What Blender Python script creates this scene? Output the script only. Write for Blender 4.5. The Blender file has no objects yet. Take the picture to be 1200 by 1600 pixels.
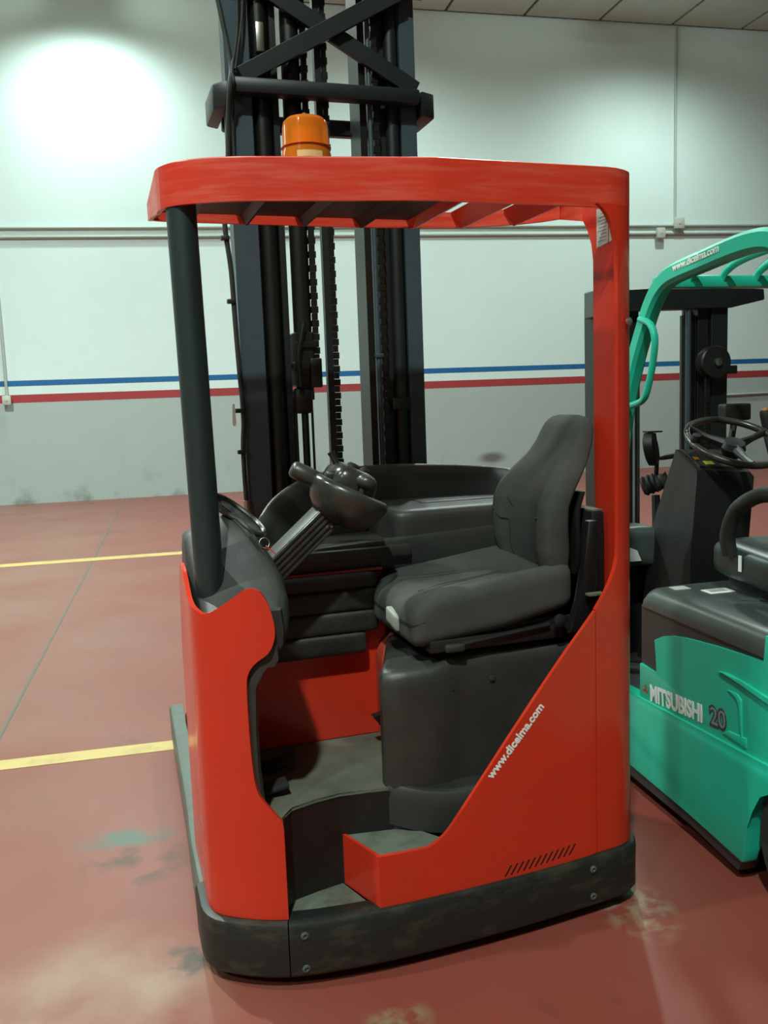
import bpy, bmesh, math, random
from mathutils import Vector, Matrix
random.seed(4)
R = math.radians
scene = bpy.context.scene
COL = scene.collection

# ---------------------------------------------------------------- camera, world, exposure
cam_d = bpy.data.cameras.new('camera')
cam = bpy.data.objects.new('camera', cam_d)
COL.objects.link(cam)
cam_d.sensor_fit = 'AUTO'; cam_d.sensor_width = 36.0
cam_d.lens = 36.0 * 1400 / 1600
cam_d.clip_end = 200
cam.matrix_world = Matrix.Translation((0, 0, 1.55)) @ Matrix.Rotation(R(90 - 7.3), 4, 'X') @ Matrix.Rotation(R(-2.1), 4, 'Z')
scene.camera = cam
world = bpy.data.worlds.new('world'); scene.world = world
world.use_nodes = True
world.node_tree.nodes['Background'].inputs['Color'].default_value = (0.75, 1.0, 0.88, 1)
world.node_tree.nodes['Background'].inputs['Strength'].default_value = 0.02
scene.view_settings.view_transform = 'Standard'
scene.view_settings.look = 'None'
scene.view_settings.exposure = 0.42
scene.view_settings.gamma = 1.0
scene.view_settings.use_curve_mapping = False

HALL_YAW = R(12.8)       # the hall's axes
TRUCK_YAW = R(17.5)
WALL_Y = 15.81
CEIL_Z = 8.15
HALL = Matrix.Rotation(HALL_YAW, 4, 'Z')
LAMP_COLOR = (0.84, 1.0, 0.93)
# unseen high-bay lamps, several added to brighten the wall: (hall x, hall y, power, spot angle in degrees)
LAMPS = [(-1.05, 14.55, 560, 160), (8.6, 13.5, 520, 165), (3.8, 13.3, 380, 165), (-10.0, 13.5, 700, 165),
         (-3.6, 9.0, 2700, 165), (3.8, 9.3, 1000, 165), (11.0, 9.0, 350, 165),  # mid-hall row added to throw more light on the back wall
         (-5.0, 2.5, 1000, 160), (-1.2, -2.0, 2000, 160), (-5.5, -3.5, 950, 160), (9.0, 2.0, 60, 160)]

# ---------------------------------------------------------------- materials
def mat(name, col, rough=0.5, metal=0.0, col2=None, scale=6.0, amt=0.5, lo=0.4, hi=0.65, bump=0.0, bscale=60.0,
        stretch=(1, 1, 1), rough2=None, spec=0.5, coat=0.0, detail=6.0):
    m = bpy.data.materials.new(name); m.use_nodes = True
    nt = m.node_tree; N = nt.nodes; L = nt.links
    b = N['Principled BSDF']
    b.inputs['Base Color'].default_value = (*col, 1)
    b.inputs['Roughness'].default_value = rough
    b.inputs['Metallic'].default_value = metal
    b.inputs['Specular IOR Level'].default_value = spec
    b.inputs['Coat Weight'].default_value = coat
    tc = N.new('ShaderNodeTexCoord')
    mp = N.new('ShaderNodeMapping'); mp.inputs['Scale'].default_value = stretch
    L.new(tc.outputs['Object'], mp.inputs['Vector'])
    if col2 is not None:
        n = N.new('ShaderNodeTexNoise'); n.inputs['Scale'].default_value = scale; n.inputs['Detail'].default_value = detail
        n.inputs['Roughness'].default_value = 0.65
        L.new(mp.outputs['Vector'], n.inputs['Vector'])
        r = N.new('ShaderNodeMapRange'); r.inputs['From Min'].default_value = lo; r.inputs['From Max'].default_value = hi
        r.inputs['To Max'].default_value = amt
        L.new(n.outputs['Fac'], r.inputs['Value'])
        mx = N.new('ShaderNodeMix'); mx.data_type = 'RGBA'
        mx.inputs['A'].default_value = (*col, 1); mx.inputs['B'].default_value = (*col2, 1)
        L.new(r.outputs['Result'], mx.inputs['Factor'])
        L.new(mx.outputs['Result'], b.inputs['Base Color'])
        if rough2 is not None:
            r2 = N.new('ShaderNodeMapRange'); r2.inputs['From Min'].default_value = lo; r2.inputs['From Max'].default_value = hi
            r2.inputs['To Min'].default_value = rough; r2.inputs['To Max'].default_value = rough2
            L.new(n.outputs['Fac'], r2.inputs['Value']); L.new(r2.outputs['Result'], b.inputs['Roughness'])
    if bump > 0:
        n2 = N.new('ShaderNodeTexNoise'); n2.inputs['Scale'].default_value = bscale; n2.inputs['Detail'].default_value = 4
        L.new(mp.outputs['Vector'], n2.inputs['Vector'])
        bp = N.new('ShaderNodeBump'); bp.inputs['Strength'].default_value = bump; bp.inputs['Distance'].default_value = 0.01
        L.new(n2.outputs['Fac'], bp.inputs['Height']); L.new(bp.outputs['Normal'], b.inputs['Normal'])
    return m

M = {}
M['red'] = mat('red_paint', (0.60, 0.032, 0.012), 0.20, col2=(0.50, 0.034, 0.014), scale=3, amt=0.6, rough2=0.30)
M['red_worn'] = mat('red_paint_scuffed', (0.60, 0.040, 0.018), 0.30, col2=(0.62, 0.13, 0.075), scale=3.5, amt=0.55, lo=0.45, hi=0.75,
                    stretch=(1.2, 1.2, 14), rough2=0.55)
M['red_dusty'] = mat('red_paint_dusty', (0.42, 0.028, 0.012), 0.6, col2=(0.28, 0.17, 0.10), scale=5, amt=0.8, lo=0.35, hi=0.6)
M['skirt'] = mat('rubbed_black_steel', (0.009, 0.011, 0.009), 0.5, col2=(0.075, 0.06, 0.032), scale=7, amt=0.65, lo=0.52, hi=0.78, stretch=(1, 1, 2.2), bump=0.15, bscale=25)
M['ledge'] = mat('worn_grey_ledge', (0.085, 0.11, 0.09), 0.4, col2=(0.05, 0.06, 0.05), scale=14, amt=0.7, lo=0.4, hi=0.7)
M['plastic'] = mat('charcoal_plastic', (0.026, 0.027, 0.024), 0.44, col2=(0.048, 0.045, 0.036), scale=6, amt=0.6, lo=0.4, hi=0.75, bump=0.12, bscale=400)
M['gloss_plastic'] = mat('worn_glossy_plastic', (0.026, 0.025, 0.021), 0.24, col2=(0.05, 0.046, 0.036), scale=9, amt=0.6, rough2=0.4)
M['pad'] = mat('black_padding', (0.011, 0.011, 0.009), 0.5, bump=0.15, bscale=300, col2=(0.05, 0.05, 0.04), scale=8, amt=0.5)
M['black'] = mat('black_metal', (0.006, 0.006, 0.006), 0.5, col2=(0.014, 0.013, 0.010), scale=12, amt=0.5)
M['rubber'] = mat('black_rubber', (0.012, 0.013, 0.011), 0.7, col2=(0.03, 0.03, 0.025), scale=20, amt=0.5, bump=0.2, bscale=90)
M['mast'] = mat('mast_steel', (0.009, 0.012, 0.012), 0.42, col2=(0.016, 0.020, 0.019), scale=4, amt=0.6)
M['mast_face'] = mat('mast_blue_grey', (0.050, 0.072, 0.086), 0.36, col2=(0.043, 0.062, 0.074), scale=4, amt=0.6)
M['mast_greasy'] = mat('greasy_steel', (0.006, 0.007, 0.006), 0.35, col2=(0.014, 0.013, 0.008), scale=14, amt=0.6)
M['post'] = mat('dark_green_grey_post', (0.014, 0.025, 0.025), 0.42, col2=(0.020, 0.030, 0.030), scale=7, amt=0.5, bump=0.03, bscale=200)
M['fabric'] = mat('grey_seat_fabric', (0.052, 0.055, 0.050), 0.85, col2=(0.080, 0.075, 0.062), scale=5, amt=0.7, lo=0.4, hi=0.7, bump=0.3, bscale=600, spec=0.2)
M['fabric_dark'] = mat('grey_seat_piping', (0.032, 0.034, 0.031), 0.85, spec=0.2)
M['mat'] = mat('dirty_floor_mat', (0.115, 0.118, 0.085), 0.75, col2=(0.055, 0.055, 0.042), scale=9, amt=0.7, lo=0.42, hi=0.7, bump=0.3, bscale=160)
M['step_mat'] = mat('grey_green_step_mat', (0.13, 0.15, 0.115), 0.7, col2=(0.06, 0.07, 0.05), scale=14, amt=0.7, lo=0.42, hi=0.7, bump=0.3, bscale=160)
M['steel'] = mat('bare_steel', (0.42, 0.40, 0.36), 0.35, 1.0)
M['white'] = mat('white_print', (0.80, 0.80, 0.75), 0.5)
M['sticker'] = mat('pale_sticker', (0.52, 0.54, 0.48), 0.5, col2=(0.40, 0.42, 0.38), scale=40, amt=0.7)
M['label_grey'] = mat('grey_small_print', (0.22, 0.23, 0.21), 0.6)
M['tab_grey'] = mat('dirty_white_tab', (0.24, 0.24, 0.21), 0.5)
M['dark_print'] = mat('dark_print', (0.05, 0.05, 0.05), 0.5)
M['green'] = mat('green_paint', (0.018, 0.47, 0.31), 0.36, col2=(0.015, 0.42, 0.275), scale=4, amt=0.5)
M['hood'] = mat('dark_grey_green_hood', (0.050, 0.062, 0.056), 0.34, col2=(0.065, 0.075, 0.066), scale=6, amt=0.5)
M['brown_panel'] = mat('dark_brown_grey_panel', (0.034, 0.033, 0.030), 0.42)
M['seat_vinyl'] = mat('dark_green_vinyl', (0.018, 0.032, 0.028), 0.38, col2=(0.025, 0.04, 0.035), scale=6, amt=0.5)
M['chrome'] = mat('chrome_print', (0.45, 0.50, 0.56), 0.3, 0.6)
M['yellow'] = mat('yellow_label', (0.65, 0.65, 0.06), 0.5)
M['orange'] = mat('orange_label', (0.7, 0.25, 0.03), 0.5)
M['line_paint'] = mat('yellow_floor_paint', (0.50, 0.37, 0.125), 0.45, col2=(0.30, 0.20, 0.11), scale=5, amt=0.9, lo=0.52, hi=0.75)
M['blue_paint'] = mat('blue_wall_paint', (0.010, 0.12, 0.33), 0.6, col2=(0.012, 0.16, 0.34), scale=1.5, amt=0.5)
M['red_wall'] = mat('red_wall_paint', (0.38, 0.035, 0.045), 0.6, col2=(0.28, 0.06, 0.05), scale=0.8, amt=0.5)
M['conduit'] = mat('pale_conduit', (0.40, 0.46, 0.41), 0.5)
M['box'] = mat('pale_box', (0.50, 0.54, 0.48), 0.5)
M['ceil'] = mat('ceiling_panel', (0.56, 0.68, 0.60), 0.7, col2=(0.48, 0.59, 0.52), scale=1.0, amt=0.6)
M['ceil_gap'] = mat('ceiling_seam', (0.10, 0.11, 0.09), 0.8)
M['lamp_shell'] = mat('lamp_aluminium', (0.6, 0.6, 0.6), 0.35, 0.9)

def amber():
    m = mat('amber_lens', (0.95, 0.26, 0.02), 0.12)
    b = m.node_tree.nodes['Principled BSDF']
    b.inputs['Transmission Weight'].default_value = 0.55
    b.inputs['IOR'].default_value = 1.3
    b.inputs['Subsurface Weight'].default_value = 0.0
    return m
M['amber'] = amber()
M['amber_core'] = mat('amber_reflector', (0.85, 0.30, 0.04), 0.25)

M['beacon_label'] = mat('pale_orange_label', (0.80, 0.48, 0.20), 0.4)

def emis(name, col, s):
    m = bpy.data.materials.new(name); m.use_nodes = True
    b = m.node_tree.nodes['Principled BSDF']
    b.inputs['Base Color'].default_value = (0.8, 0.8, 0.8, 1)
    b.inputs['Emission Color'].default_value = (*col, 1); b.inputs['Emission Strength'].default_value = s
    return m
M['bulb'] = emis('lamp_bulb', LAMP_COLOR, 6.0)

def floor_material():
    m = mat('red_sealed_floor', (0.200, 0.042, 0.030), 0.31, col2=(0.225, 0.058, 0.042), scale=0.9, amt=0.8, lo=0.35, hi=0.65, rough2=0.40, bump=0.02, bscale=40, detail=8)
    nt = m.node_tree; N = nt.nodes; L = nt.links; b = N['Principled BSDF']
    src = b.inputs['Base Color'].links[0].from_socket
    tc = N.new('ShaderNodeTexCoord')
    def blob(prev, cx, cy, rx, ry, col, amt, scale, lo, hi):
        mp = N.new('ShaderNodeMapping'); mp.vector_type = 'POINT'
        mp.inputs['Location'].default_value = (-cx / rx, -cy / ry, 0); mp.inputs['Scale'].default_value = (1 / rx, 1 / ry, 0)
        L.new(tc.outputs['Object'], mp.inputs['Vector'])
        ln = N.new('ShaderNodeVectorMath'); ln.operation = 'LENGTH'; L.new(mp.outputs['Vector'], ln.inputs[0])
        fall = N.new('ShaderNodeMapRange'); fall.inputs['From Min'].default_value = 1.0; fall.inputs['From Max'].default_value = 0.5
        L.new(ln.outputs['Value'], fall.inputs['Value'])
        n = N.new('ShaderNodeTexNoise'); n.inputs['Scale'].default_value = scale; n.inputs['Detail'].default_value = 7
        L.new(tc.outputs['Object'], n.inputs['Vector'])
        r = N.new('ShaderNodeMapRange'); r.inputs['From Min'].default_value = lo; r.inputs['From Max'].default_value = hi; r.inputs['To Max'].default_value = amt
        L.new(n.outputs['Fac'], r.inputs['Value'])
        mu = N.new('ShaderNodeMath'); mu.operation = 'MULTIPLY'
        L.new(fall.outputs['Result'], mu.inputs[0]); L.new(r.outputs['Result'], mu.inputs[1])
        mx = N.new('ShaderNodeMix'); mx.data_type = 'RGBA'; mx.inputs['B'].default_value = (*col, 1)
        L.new(mu.outputs['Value'], mx.inputs['Factor']); L.new(prev, mx.inputs['A'])
        return mx.outputs['Result']
    src = blob(src, -2.6, 6, 3.2, 14, (0.235, 0.125, 0.095), 0.9, 1.1, 0.10, 0.70)        # paler aisle: dust plus the wall's pale reflection, painted in
    s = blob(src, 0, 6, 30, 30, (0.055, 0.035, 0.028), 0.8, 1.6, 0.66, 0.76)          # scattered dark marks
    s = blob(s, 0, 6, 30, 30, (0.55, 0.45, 0.38), 0.7, 7, 0.73, 0.80)                 # pale specks
    s = blob(s, -0.27, 3.21, 0.20, 0.09, (0.09, 0.12, 0.10), 0.95, 9, 0.30, 0.52)     # oily grey patch
    s = blob(s, -0.23, 3.02, 0.22, 0.20, (0.08, 0.04, 0.03), 0.8, 7, 0.48, 0.62)
    s = blob(s, -0.30, 2.28, 0.38, 0.42, (0.36, 0.27, 0.19), 0.6, 4, 0.30, 0.66)      # pale rubbed area
    s = blob(s, -0.06, 2.42, 0.10, 0.10, (0.06, 0.05, 0.04), 0.9, 12, 0.45, 0.6)
    s = blob(s, 1.25, 2.30, 0.13, 0.20, (0.34, 0.27, 0.17), 0.75, 16, 0.44, 0.66)      # dusty spill by the corner
    s = blob(s, 0.45, 2.02, 0.10, 0.08, (0.22, 0.17, 0.10), 0.8, 18, 0.42, 0.6)
    L.new(s, b.inputs['Base Color'])
    return m

def wall_material():
    m = mat('painted_wall', (0.70, 0.86, 0.83), 0.7, col2=(0.65, 0.80, 0.77), scale=0.5, amt=0.6, bump=0.06, bscale=12)
    nt = m.node_tree; N = nt.nodes; L = nt.links; b = N['Principled BSDF']
    src = b.inputs['Base Color'].links[0].from_socket
    tc = N.new('ShaderNodeTexCoord'); sx = N.new('ShaderNodeSeparateXYZ'); L.new(tc.outputs['Object'], sx.inputs['Vector'])
    gt = N.new('ShaderNodeMath'); gt.operation = 'LESS_THAN'; gt.inputs[1].default_value = 1.70; L.new(sx.outputs['Z'], gt.inputs[0])
    n = N.new('ShaderNodeTexNoise'); n.inputs['Scale'].default_value = 2.2; n.inputs['Detail'].default_value = 9; L.new(tc.outputs['Object'], n.inputs['Vector'])
    lowmix = N.new('ShaderNodeMix'); lowmix.data_type = 'RGBA'
    lowmix.inputs['A'].default_value = (0.42, 0.50, 0.475, 1); lowmix.inputs['B'].default_value = (0.38, 0.455, 0.435, 1)
    L.new(n.outputs['Fac'], lowmix.inputs['Factor'])
    # grime along the foot of the wall: a rub line with a shape of its own
    gr = N.new('ShaderNodeMapRange'); gr.inputs['From Min'].default_value = 0.55; gr.inputs['From Max'].default_value = 0.0
    L.new(sx.outputs['Z'], gr.inputs['Value'])
    n2 = N.new('ShaderNodeMapRange'); n2.inputs['From Min'].default_value = 0.52; n2.inputs['From Max'].default_value = 0.72; L.new(n.outputs['Fac'], n2.inputs['Value'])
    mu = N.new('ShaderNodeMath'); mu.operation = 'MULTIPLY'; L.new(gr.outputs['Result'], mu.inputs[0]); L.new(n2.outputs['Result'], mu.inputs[1])
    gm = N.new('ShaderNodeMix'); gm.data_type = 'RGBA'; gm.inputs['B'].default_value = (0.13, 0.13, 0.12, 1)
    L.new(mu.outputs['Value'], gm.inputs['Factor']); L.new(lowmix.outputs['Result'], gm.inputs['A'])
    # one dark smudge
    mp = N.new('ShaderNodeMapping'); mp.inputs['Location'].default_value = (-5.70 / 0.32, 0, -0.36 / 0.13); mp.inputs['Scale'].default_value = (1 / 0.32, 0, 1 / 0.13)
    L.new(tc.outputs['Object'], mp.inputs['Vector'])
    ln = N.new('ShaderNodeVectorMath'); ln.operation = 'LENGTH'; L.new(mp.outputs['Vector'], ln.inputs[0])
    fl = N.new('ShaderNodeMapRange'); fl.inputs['From Min'].default_value = 1.0; fl.inputs['From Max'].default_value = 0.4; L.new(ln.outputs['Value'], fl.inputs['Value'])
    sm = N.new('ShaderNodeMix'); sm.data_type = 'RGBA'; sm.inputs['B'].default_value = (0.16, 0.165, 0.15, 1)
    L.new(fl.outputs['Result'], sm.inputs['Factor']); L.new(gm.outputs['Result'], sm.inputs['A'])
    mx = N.new('ShaderNodeMix'); mx.data_type = 'RGBA'
    L.new(gt.outputs['Value'], mx.inputs['Factor']); L.new(src, mx.inputs['A']); L.new(sm.outputs['Result'], mx.inputs['B'])
    L.new(mx.outputs['Result'], b.inputs['Base Color'])
    return m
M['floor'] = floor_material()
M['floor'].node_tree.nodes['Principled BSDF'].inputs['Specular IOR Level'].default_value = 0.3
M['wall'] = wall_material()
M['plain_wall'] = mat('darkened_plain_wall', (0.20, 0.23, 0.21), 0.75, col2=(0.17, 0.20, 0.18), scale=0.6, amt=0.6)  # unseen walls, colour darkened to cut bounced light

# ---------------------------------------------------------------- mesh helpers
def obj(name, bm, m, parent=None, smooth=35):
    me = bpy.data.meshes.new(name)
    bmesh.ops.recalc_face_normals(bm, faces=bm.faces[:])
    bm.to_mesh(me); bm.free()
    me.materials.append(M[m] if isinstance(m, str) else m)
    if smooth:
        me.polygons.foreach_set('use_smooth', [True] * len(me.polygons))
        me.set_sharp_from_angle(angle=R(smooth))
    o = bpy.data.objects.new(name, me)
    COL.objects.link(o)
    if parent is not None: o.parent = parent
    return o

def empty(name, loc, rz, label, cat, group=None):
    o = bpy.data.objects.new(name, None); COL.objects.link(o)
    o.location = loc; o.rotation_euler = (0, 0, rz); o.empty_display_size = 0.2
    tag(o, label, cat, group)
    return o

def tag(o, label, cat, group=None):
    o['label'] = label; o['category'] = cat
    if group: o['group'] = group
    return o

def NB(): return bmesh.new()

def box(x0, x1, y0, y1, z0, z1, bev=0.0, seg=2, bm=None, mx=None):
    own = bm is None
    b = NB() if own else bm
    t = NB()
    bmesh.ops.create_cube(t, size=1)
    for v in t.verts:
        v.co = Vector(((x0 + x1) / 2 + v.co.x * (x1 - x0), (y0 + y1) / 2 + v.co.y * (y1 - y0), (z0 + z1) / 2 + v.co.z * (z1 - z0)))
    if bev > 0:
        bmesh.ops.bevel(t, geom=t.edges[:], offset=bev, segments=seg, affect='EDGES', profile=0.5)
    if mx is not None: bmesh.ops.transform(t, matrix=mx, verts=t.verts[:])
    merge(b, t)
    return b

def merge(dst, src):
    vm = {v: dst.verts.new(v.co) for v in src.verts}
    for f in src.faces:
        try: dst.faces.new([vm[v] for v in f.verts])
        except ValueError: pass
    src.free()

def obox(a, bpt, w, h, up=(0, 0, 1), bev=0.0, bm=None):
    """a bar of section w x h from a to b"""
    a = Vector(a); c = Vector(bpt); d = (c - a); ln = d.length; d.normalize()
    up = Vector(up); s = d.cross(up).normalized(); u = s.cross(d)
    mx = Matrix((( d.x, s.x, u.x, a.x), (d.y, s.y, u.y, a.y), (d.z, s.z, u.z, a.z), (0, 0, 0, 1)))
    return box(0, ln, -w / 2, w / 2, -h / 2, h / 2, bev, 2, bm, mx)

def loft(rings, caps=True, closed=True, bm=None):
    b = NB() if bm is None else bm
    R_ = [[b.verts.new(p) for p in r] for r in rings]
    n = len(R_[0])
    for i in range(len(R_) - 1):
        for j in range(n if closed else n - 1):
            k = (j + 1) % n
            b.faces.new((R_[i][j], R_[i][k], R_[i + 1][k], R_[i + 1][j]))
    if caps and closed:
        b.faces.new(R_[0][::-1]); b.faces.new(R_[-1])
    return b

def prism(poly, d0, d1, f, bev=0.0, seg=2):
    """poly of (a,b) pulled from d0 to d1; f(a,b,d) -> xyz"""
    b = NB()
    v0 = [b.verts.new(f(p[0], p[1], d0)) for p in poly]
    v1 = [b.verts.new(f(p[0], p[1], d1)) for p in poly]
    n = len(poly)
    b.faces.new(v0); b.faces.new(v1[::-1])
    for i in range(n):
        b.faces.new((v0[i], v0[(i + 1) % n], v1[(i + 1) % n], v1[i]))
    if bev > 0:
        bmesh.ops.bevel(b, geom=b.edges[:], offset=bev, segments=seg, affect='EDGES', profile=0.5)
    return b
XY = lambda a, b, d: (a, b, d)
XZ = lambda a, b, d: (a, d, b)
YZ = lambda a, b, d: (d, a, b)

def tube(path, r, n=10, bm=None, sy=1.0, ref=None, closed=False):
    pts = [Vector(p) for p in path]
    rs = r if isinstance(r, (list, tuple)) else [r] * len(pts)
    rings = []; up = Vector(ref) if ref else None
    for i, p in enumerate(pts):
        if closed: t = pts[(i + 1) % len(pts)] - pts[i - 1]
        else: t = (pts[min(i + 1, len(pts) - 1)] - pts[max(i - 1, 0)])
        t.normalize()
        if up is None:
            up = Vector((0, 0, 1)) if abs(t.z) < 0.9 else Vector((1, 0, 0))
        s = t.cross(up)
        if s.length < 1e-4: s = t.cross(Vector((0.3, 0.9, 0.2)))
        s.normalize(); u = s.cross(t).normalized()
        if not ref: up = u
        rings.append([p + s * math.cos(2 * math.pi * k / n) * rs[i] + u * math.sin(2 * math.pi * k / n) * rs[i] * sy for k in range(n)])
    if closed:
        rings.append(rings[0])
        b = loft(rings, caps=False, bm=bm)
        bmesh.ops.remove_doubles(b, verts=b.verts[:], dist=1e-6)
        return b
    return loft(rings, bm=bm)

def lathe(prof, n=28, mx=None, bm=None, sx=1.0, sy=1.0):
    rings = []
    for r, z in prof:
        r = max(r, 1e-4)
        rings.append([Vector((r * sx * math.cos(2 * math.pi * k / n), r * sy * math.sin(2 * math.pi * k / n), z)) for k in range(n)])
    t = loft(rings)
    if mx is not None: bmesh.ops.transform(t, matrix=mx, verts=t.verts[:])
    if bm is None: return t
    merge(bm, t); return bm

def align(origin, axis):
    z = Vector(axis).normalized()
    return Matrix.Translation(origin) @ z.to_track_quat('Z', 'Y').to_matrix().to_4x4()

def rbox(c, h, r, n=10, deform=None):
    """soft box with centre c, half sizes h, edge radius r"""
    b = NB()
    bmesh.ops.create_cube(b, size=2)
    bmesh.ops.subdivide_edges(b, edges=b.edges[:], cuts=n, use_grid_fill=True)
    for v in b.verts:
        q = []
        for i in range(3):
            # spread samples so that the rounded border gets enough of them
            a = v.co[i]; a = math.copysign(1 - (1 - abs(a)) ** 1.35, a)
            q.append(a * h[i])
        q = Vector(q)
        k = Vector([max(-h[i] + r, min(h[i] - r, q[i])) for i in range(3)])
        d = q - k
        if d.length > 1e-9: q = k + d.normalized() * r * min(1.0, d.length / r * 1.0 if max(abs(d[i]) for i in range(3)) < r * 0.999 else 1.0)
        p = q + Vector(c)
        v.co = deform(p) if deform else p
    return b

def bez(p0, p1, p2, n):
    return [tuple((1 - t) ** 2 * a + 2 * t * (1 - t) * b + t * t * c for a, b, c in zip(p0, p1, p2)) for t in [i / n for i in range(n + 1)]]

def smooth_path(pts, n=6):
    """Catmull-Rom through pts"""
    P = [Vector(p) for p in pts]; P = [P[0] * 2 - P[1]] + P + [P[-1] * 2 - P[-2]]
    out = []
    for i in range(1, len(P) - 2):
        for k in range(n):
            t = k / n
            out.append(0.5 * ((2 * P[i]) + (P[i + 1] - P[i - 1]) * t + (2 * P[i - 1] - 5 * P[i] + 4 * P[i + 1] - P[i + 2]) * t * t
                              + (3 * P[i] - P[i - 1] - 3 * P[i + 1] + P[i + 2]) * t ** 3))
    out.append(P[-2])
    return [tuple(v) for v in out]

class Plan:
    """an outline in plan; turns (arc length, height, offset) into a point"""
    def __init__(s, pts):
        s.P = [Vector((p[0], p[1])) for p in pts]; s.S = [0.0]
        for i in range(1, len(s.P)): s.S.append(s.S[-1] + (s.P[i] - s.P[i - 1]).length)
    def at(s, t, off=0.0):
        S = s.S; i = 1
        while i < len(S) - 1 and S[i] < t: i += 1
        k = (t - S[i - 1]) / (S[i] - S[i - 1]); p = s.P[i - 1].lerp(s.P[i], k)
        def nrm(j):
            a = s.P[max(j - 1, 0)]; b = s.P[min(j + 1, len(s.P) - 1)]
            d = (b - a).normalized(); return Vector((d.y, -d.x))
        n = nrm(i - 1).lerp(nrm(i), max(0, min(1, k))).normalized()
        return p + n * off
    def s_u(s, u):      # arc length where the rear face passes u
        best = None
        for i in range(1, len(s.P)):
            a, b = s.P[i - 1].x, s.P[i].x
            if a < b and a <= u <= b: return s.S[i - 1] + (s.S[i] - s.S[i - 1]) * (u - a) / (b - a)
        return s.S[-1]
    def s_left(s, v):   # arc length on the left flank at depth v
        for i in range(1, len(s.P)):
            a, b = s.P[i - 1].y, s.P[i].y
            if a > b and b <= v <= a: return s.S[i - 1] + (s.S[i] - s.S[i - 1]) * (a - v) / (a - b)
        return 0.0
    def s_right(s, v):
        for i in range(len(s.P) - 1, 0, -1):
            a, b = s.P[i - 1].y, s.P[i].y
            if b > a and a <= v <= b: return s.S[i - 1] + (s.S[i] - s.S[i - 1]) * (v - a) / (b - a)
        return s.S[-1]

def sheet(plan, poly, off=0.0, thick=0.006, step=0.018):
    """sheet metal cut as poly (arc length, z) and bent along the plan"""
    b = NB()
    f = b.faces.new([b.verts.new((p[0], p[1], 0)) for p in poly])
    bmesh.ops.triangulate(b, faces=[f], ngon_method='EAR_CLIP')
    lo = min(p[0] for p in poly); hi = max(p[0] for p in poly)
    s = lo + step
    while s < hi - 1e-4:
        bmesh.ops.bisect_plane(b, geom=b.verts[:] + b.edges[:] + b.faces[:], plane_co=(s, 0, 0), plane_no=(1, 0, 0), dist=1e-6)
        s += step
    bmesh.ops.remove_doubles(b, verts=b.verts[:], dist=1e-6)
    inner = {}
    fs = b.faces[:]; vs = b.verts[:]; bd = [e for e in b.edges if len(e.link_faces) == 1]
    for v in vs:
        q = plan.at(v.co.x, off - thick); inner[v] = b.verts.new((q.x, q.y, v.co.y))
    for f in fs: b.faces.new([inner[v] for v in f.verts][::-1])
    for e in bd:
        a, c = e.verts; b.faces.new((a, c, inner[c], inner[a]))
    for v in vs:
        q = plan.at(v.co.x, off); z = v.co.y; v.co = (q.x, q.y, z)
    return b

def text_mesh(body, size, f, name, m, parent, extr=0.0006, align_x='CENTER', bold=0.0, sx=1.0):
    """flat lettering; f(x, y, d) puts each vertex on the surface"""
    cu = bpy.data.curves.new(name, 'FONT'); cu.body = body; cu.size = size; cu.align_x = align_x; cu.extrude = extr
    cu.offset = bold; cu.resolution_u = 3
    t = bpy.data.objects.new(name, cu); COL.objects.link(t)
    dg = bpy.context.evaluated_depsgraph_get()
    me = bpy.data.meshes.new_from_object(t.evaluated_get(dg))
    bpy.data.objects.remove(t); bpy.data.curves.remove(cu)
    for v in me.vertices: v.co = f(v.co.x * sx, v.co.y, v.co.z)
    me.materials.clear(); me.materials.append(M[m]); me.name = name
    o = bpy.data.objects.new(name, me); COL.objects.link(o); o.parent = parent
    return o

# ---------------------------------------------------------------- the hall
def struct(name, bm, m, parent=None, label=None):
    o = obj(name, bm, m, parent, smooth=0)
    if parent is None:
        o.matrix_world = HALL; o['kind'] = 'structure'
        if label: o['label'] = label
    return o
X0, X1, Y0 = -11.0, 24.0, -9.0
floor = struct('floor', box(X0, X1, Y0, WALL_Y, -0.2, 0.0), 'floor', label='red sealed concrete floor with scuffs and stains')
wall = struct('wall_back', box(X0, X1, WALL_Y, WALL_Y + 0.3, 0, CEIL_Z), 'wall', label='white painted back wall, grey below the stripes')
struct('wall_left', box(X0 - 0.3, X0, Y0, WALL_Y + 0.3, 0, CEIL_Z), 'plain_wall', label='plain side wall outside the view on the left, darkened to cut bounced light')
struct('wall_right', box(X1, X1 + 0.3, Y0, WALL_Y + 0.3, 0, CEIL_Z), 'plain_wall', label='plain side wall outside the view on the right, darkened to cut bounced light')
struct('wall_front', box(X0, X1, Y0 - 0.3, Y0, 0, CEIL_Z), 'plain_wall', label='plain wall behind the viewer, darkened to cut bounced light')
ceil = struct('ceiling', box(X0, X1, Y0, WALL_Y, CEIL_Z + 0.02, CEIL_Z + 0.2), 'ceil_gap', label='ceiling of pale long panels with dark seams')
x = 5.0 - 1.447 * 11
while x < X1:
    a, c = max(x + 0.03, X0), min(x + 1.447 - 0.03, X1)
    if c - a > 0.05: struct('ceiling_panel', box(a, c, Y0, WALL_Y - 0.06, CEIL_Z - 0.01, CEIL_Z + 0.02), 'ceil', ceil)
    x += 1.447
struct('blue_stripe', box(X0, X1, WALL_Y - 0.002, WALL_Y + 0.01, 1.945, 2.035), 'blue_paint', wall)
struct('red_stripe', box(X0, X1, WALL_Y - 0.002, WALL_Y + 0.01, 1.675, 1.805), 'red_wall', wall)
struct('yellow_line', box(-10.9, 2.5, 9.47, 9.66, -0.01, 0.002), 'line_paint', floor)
struct('yellow_line', box(-10.9, 1.6, 4.02, 4.135, -0.01, 0.002), 'line_paint', floor)
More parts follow.
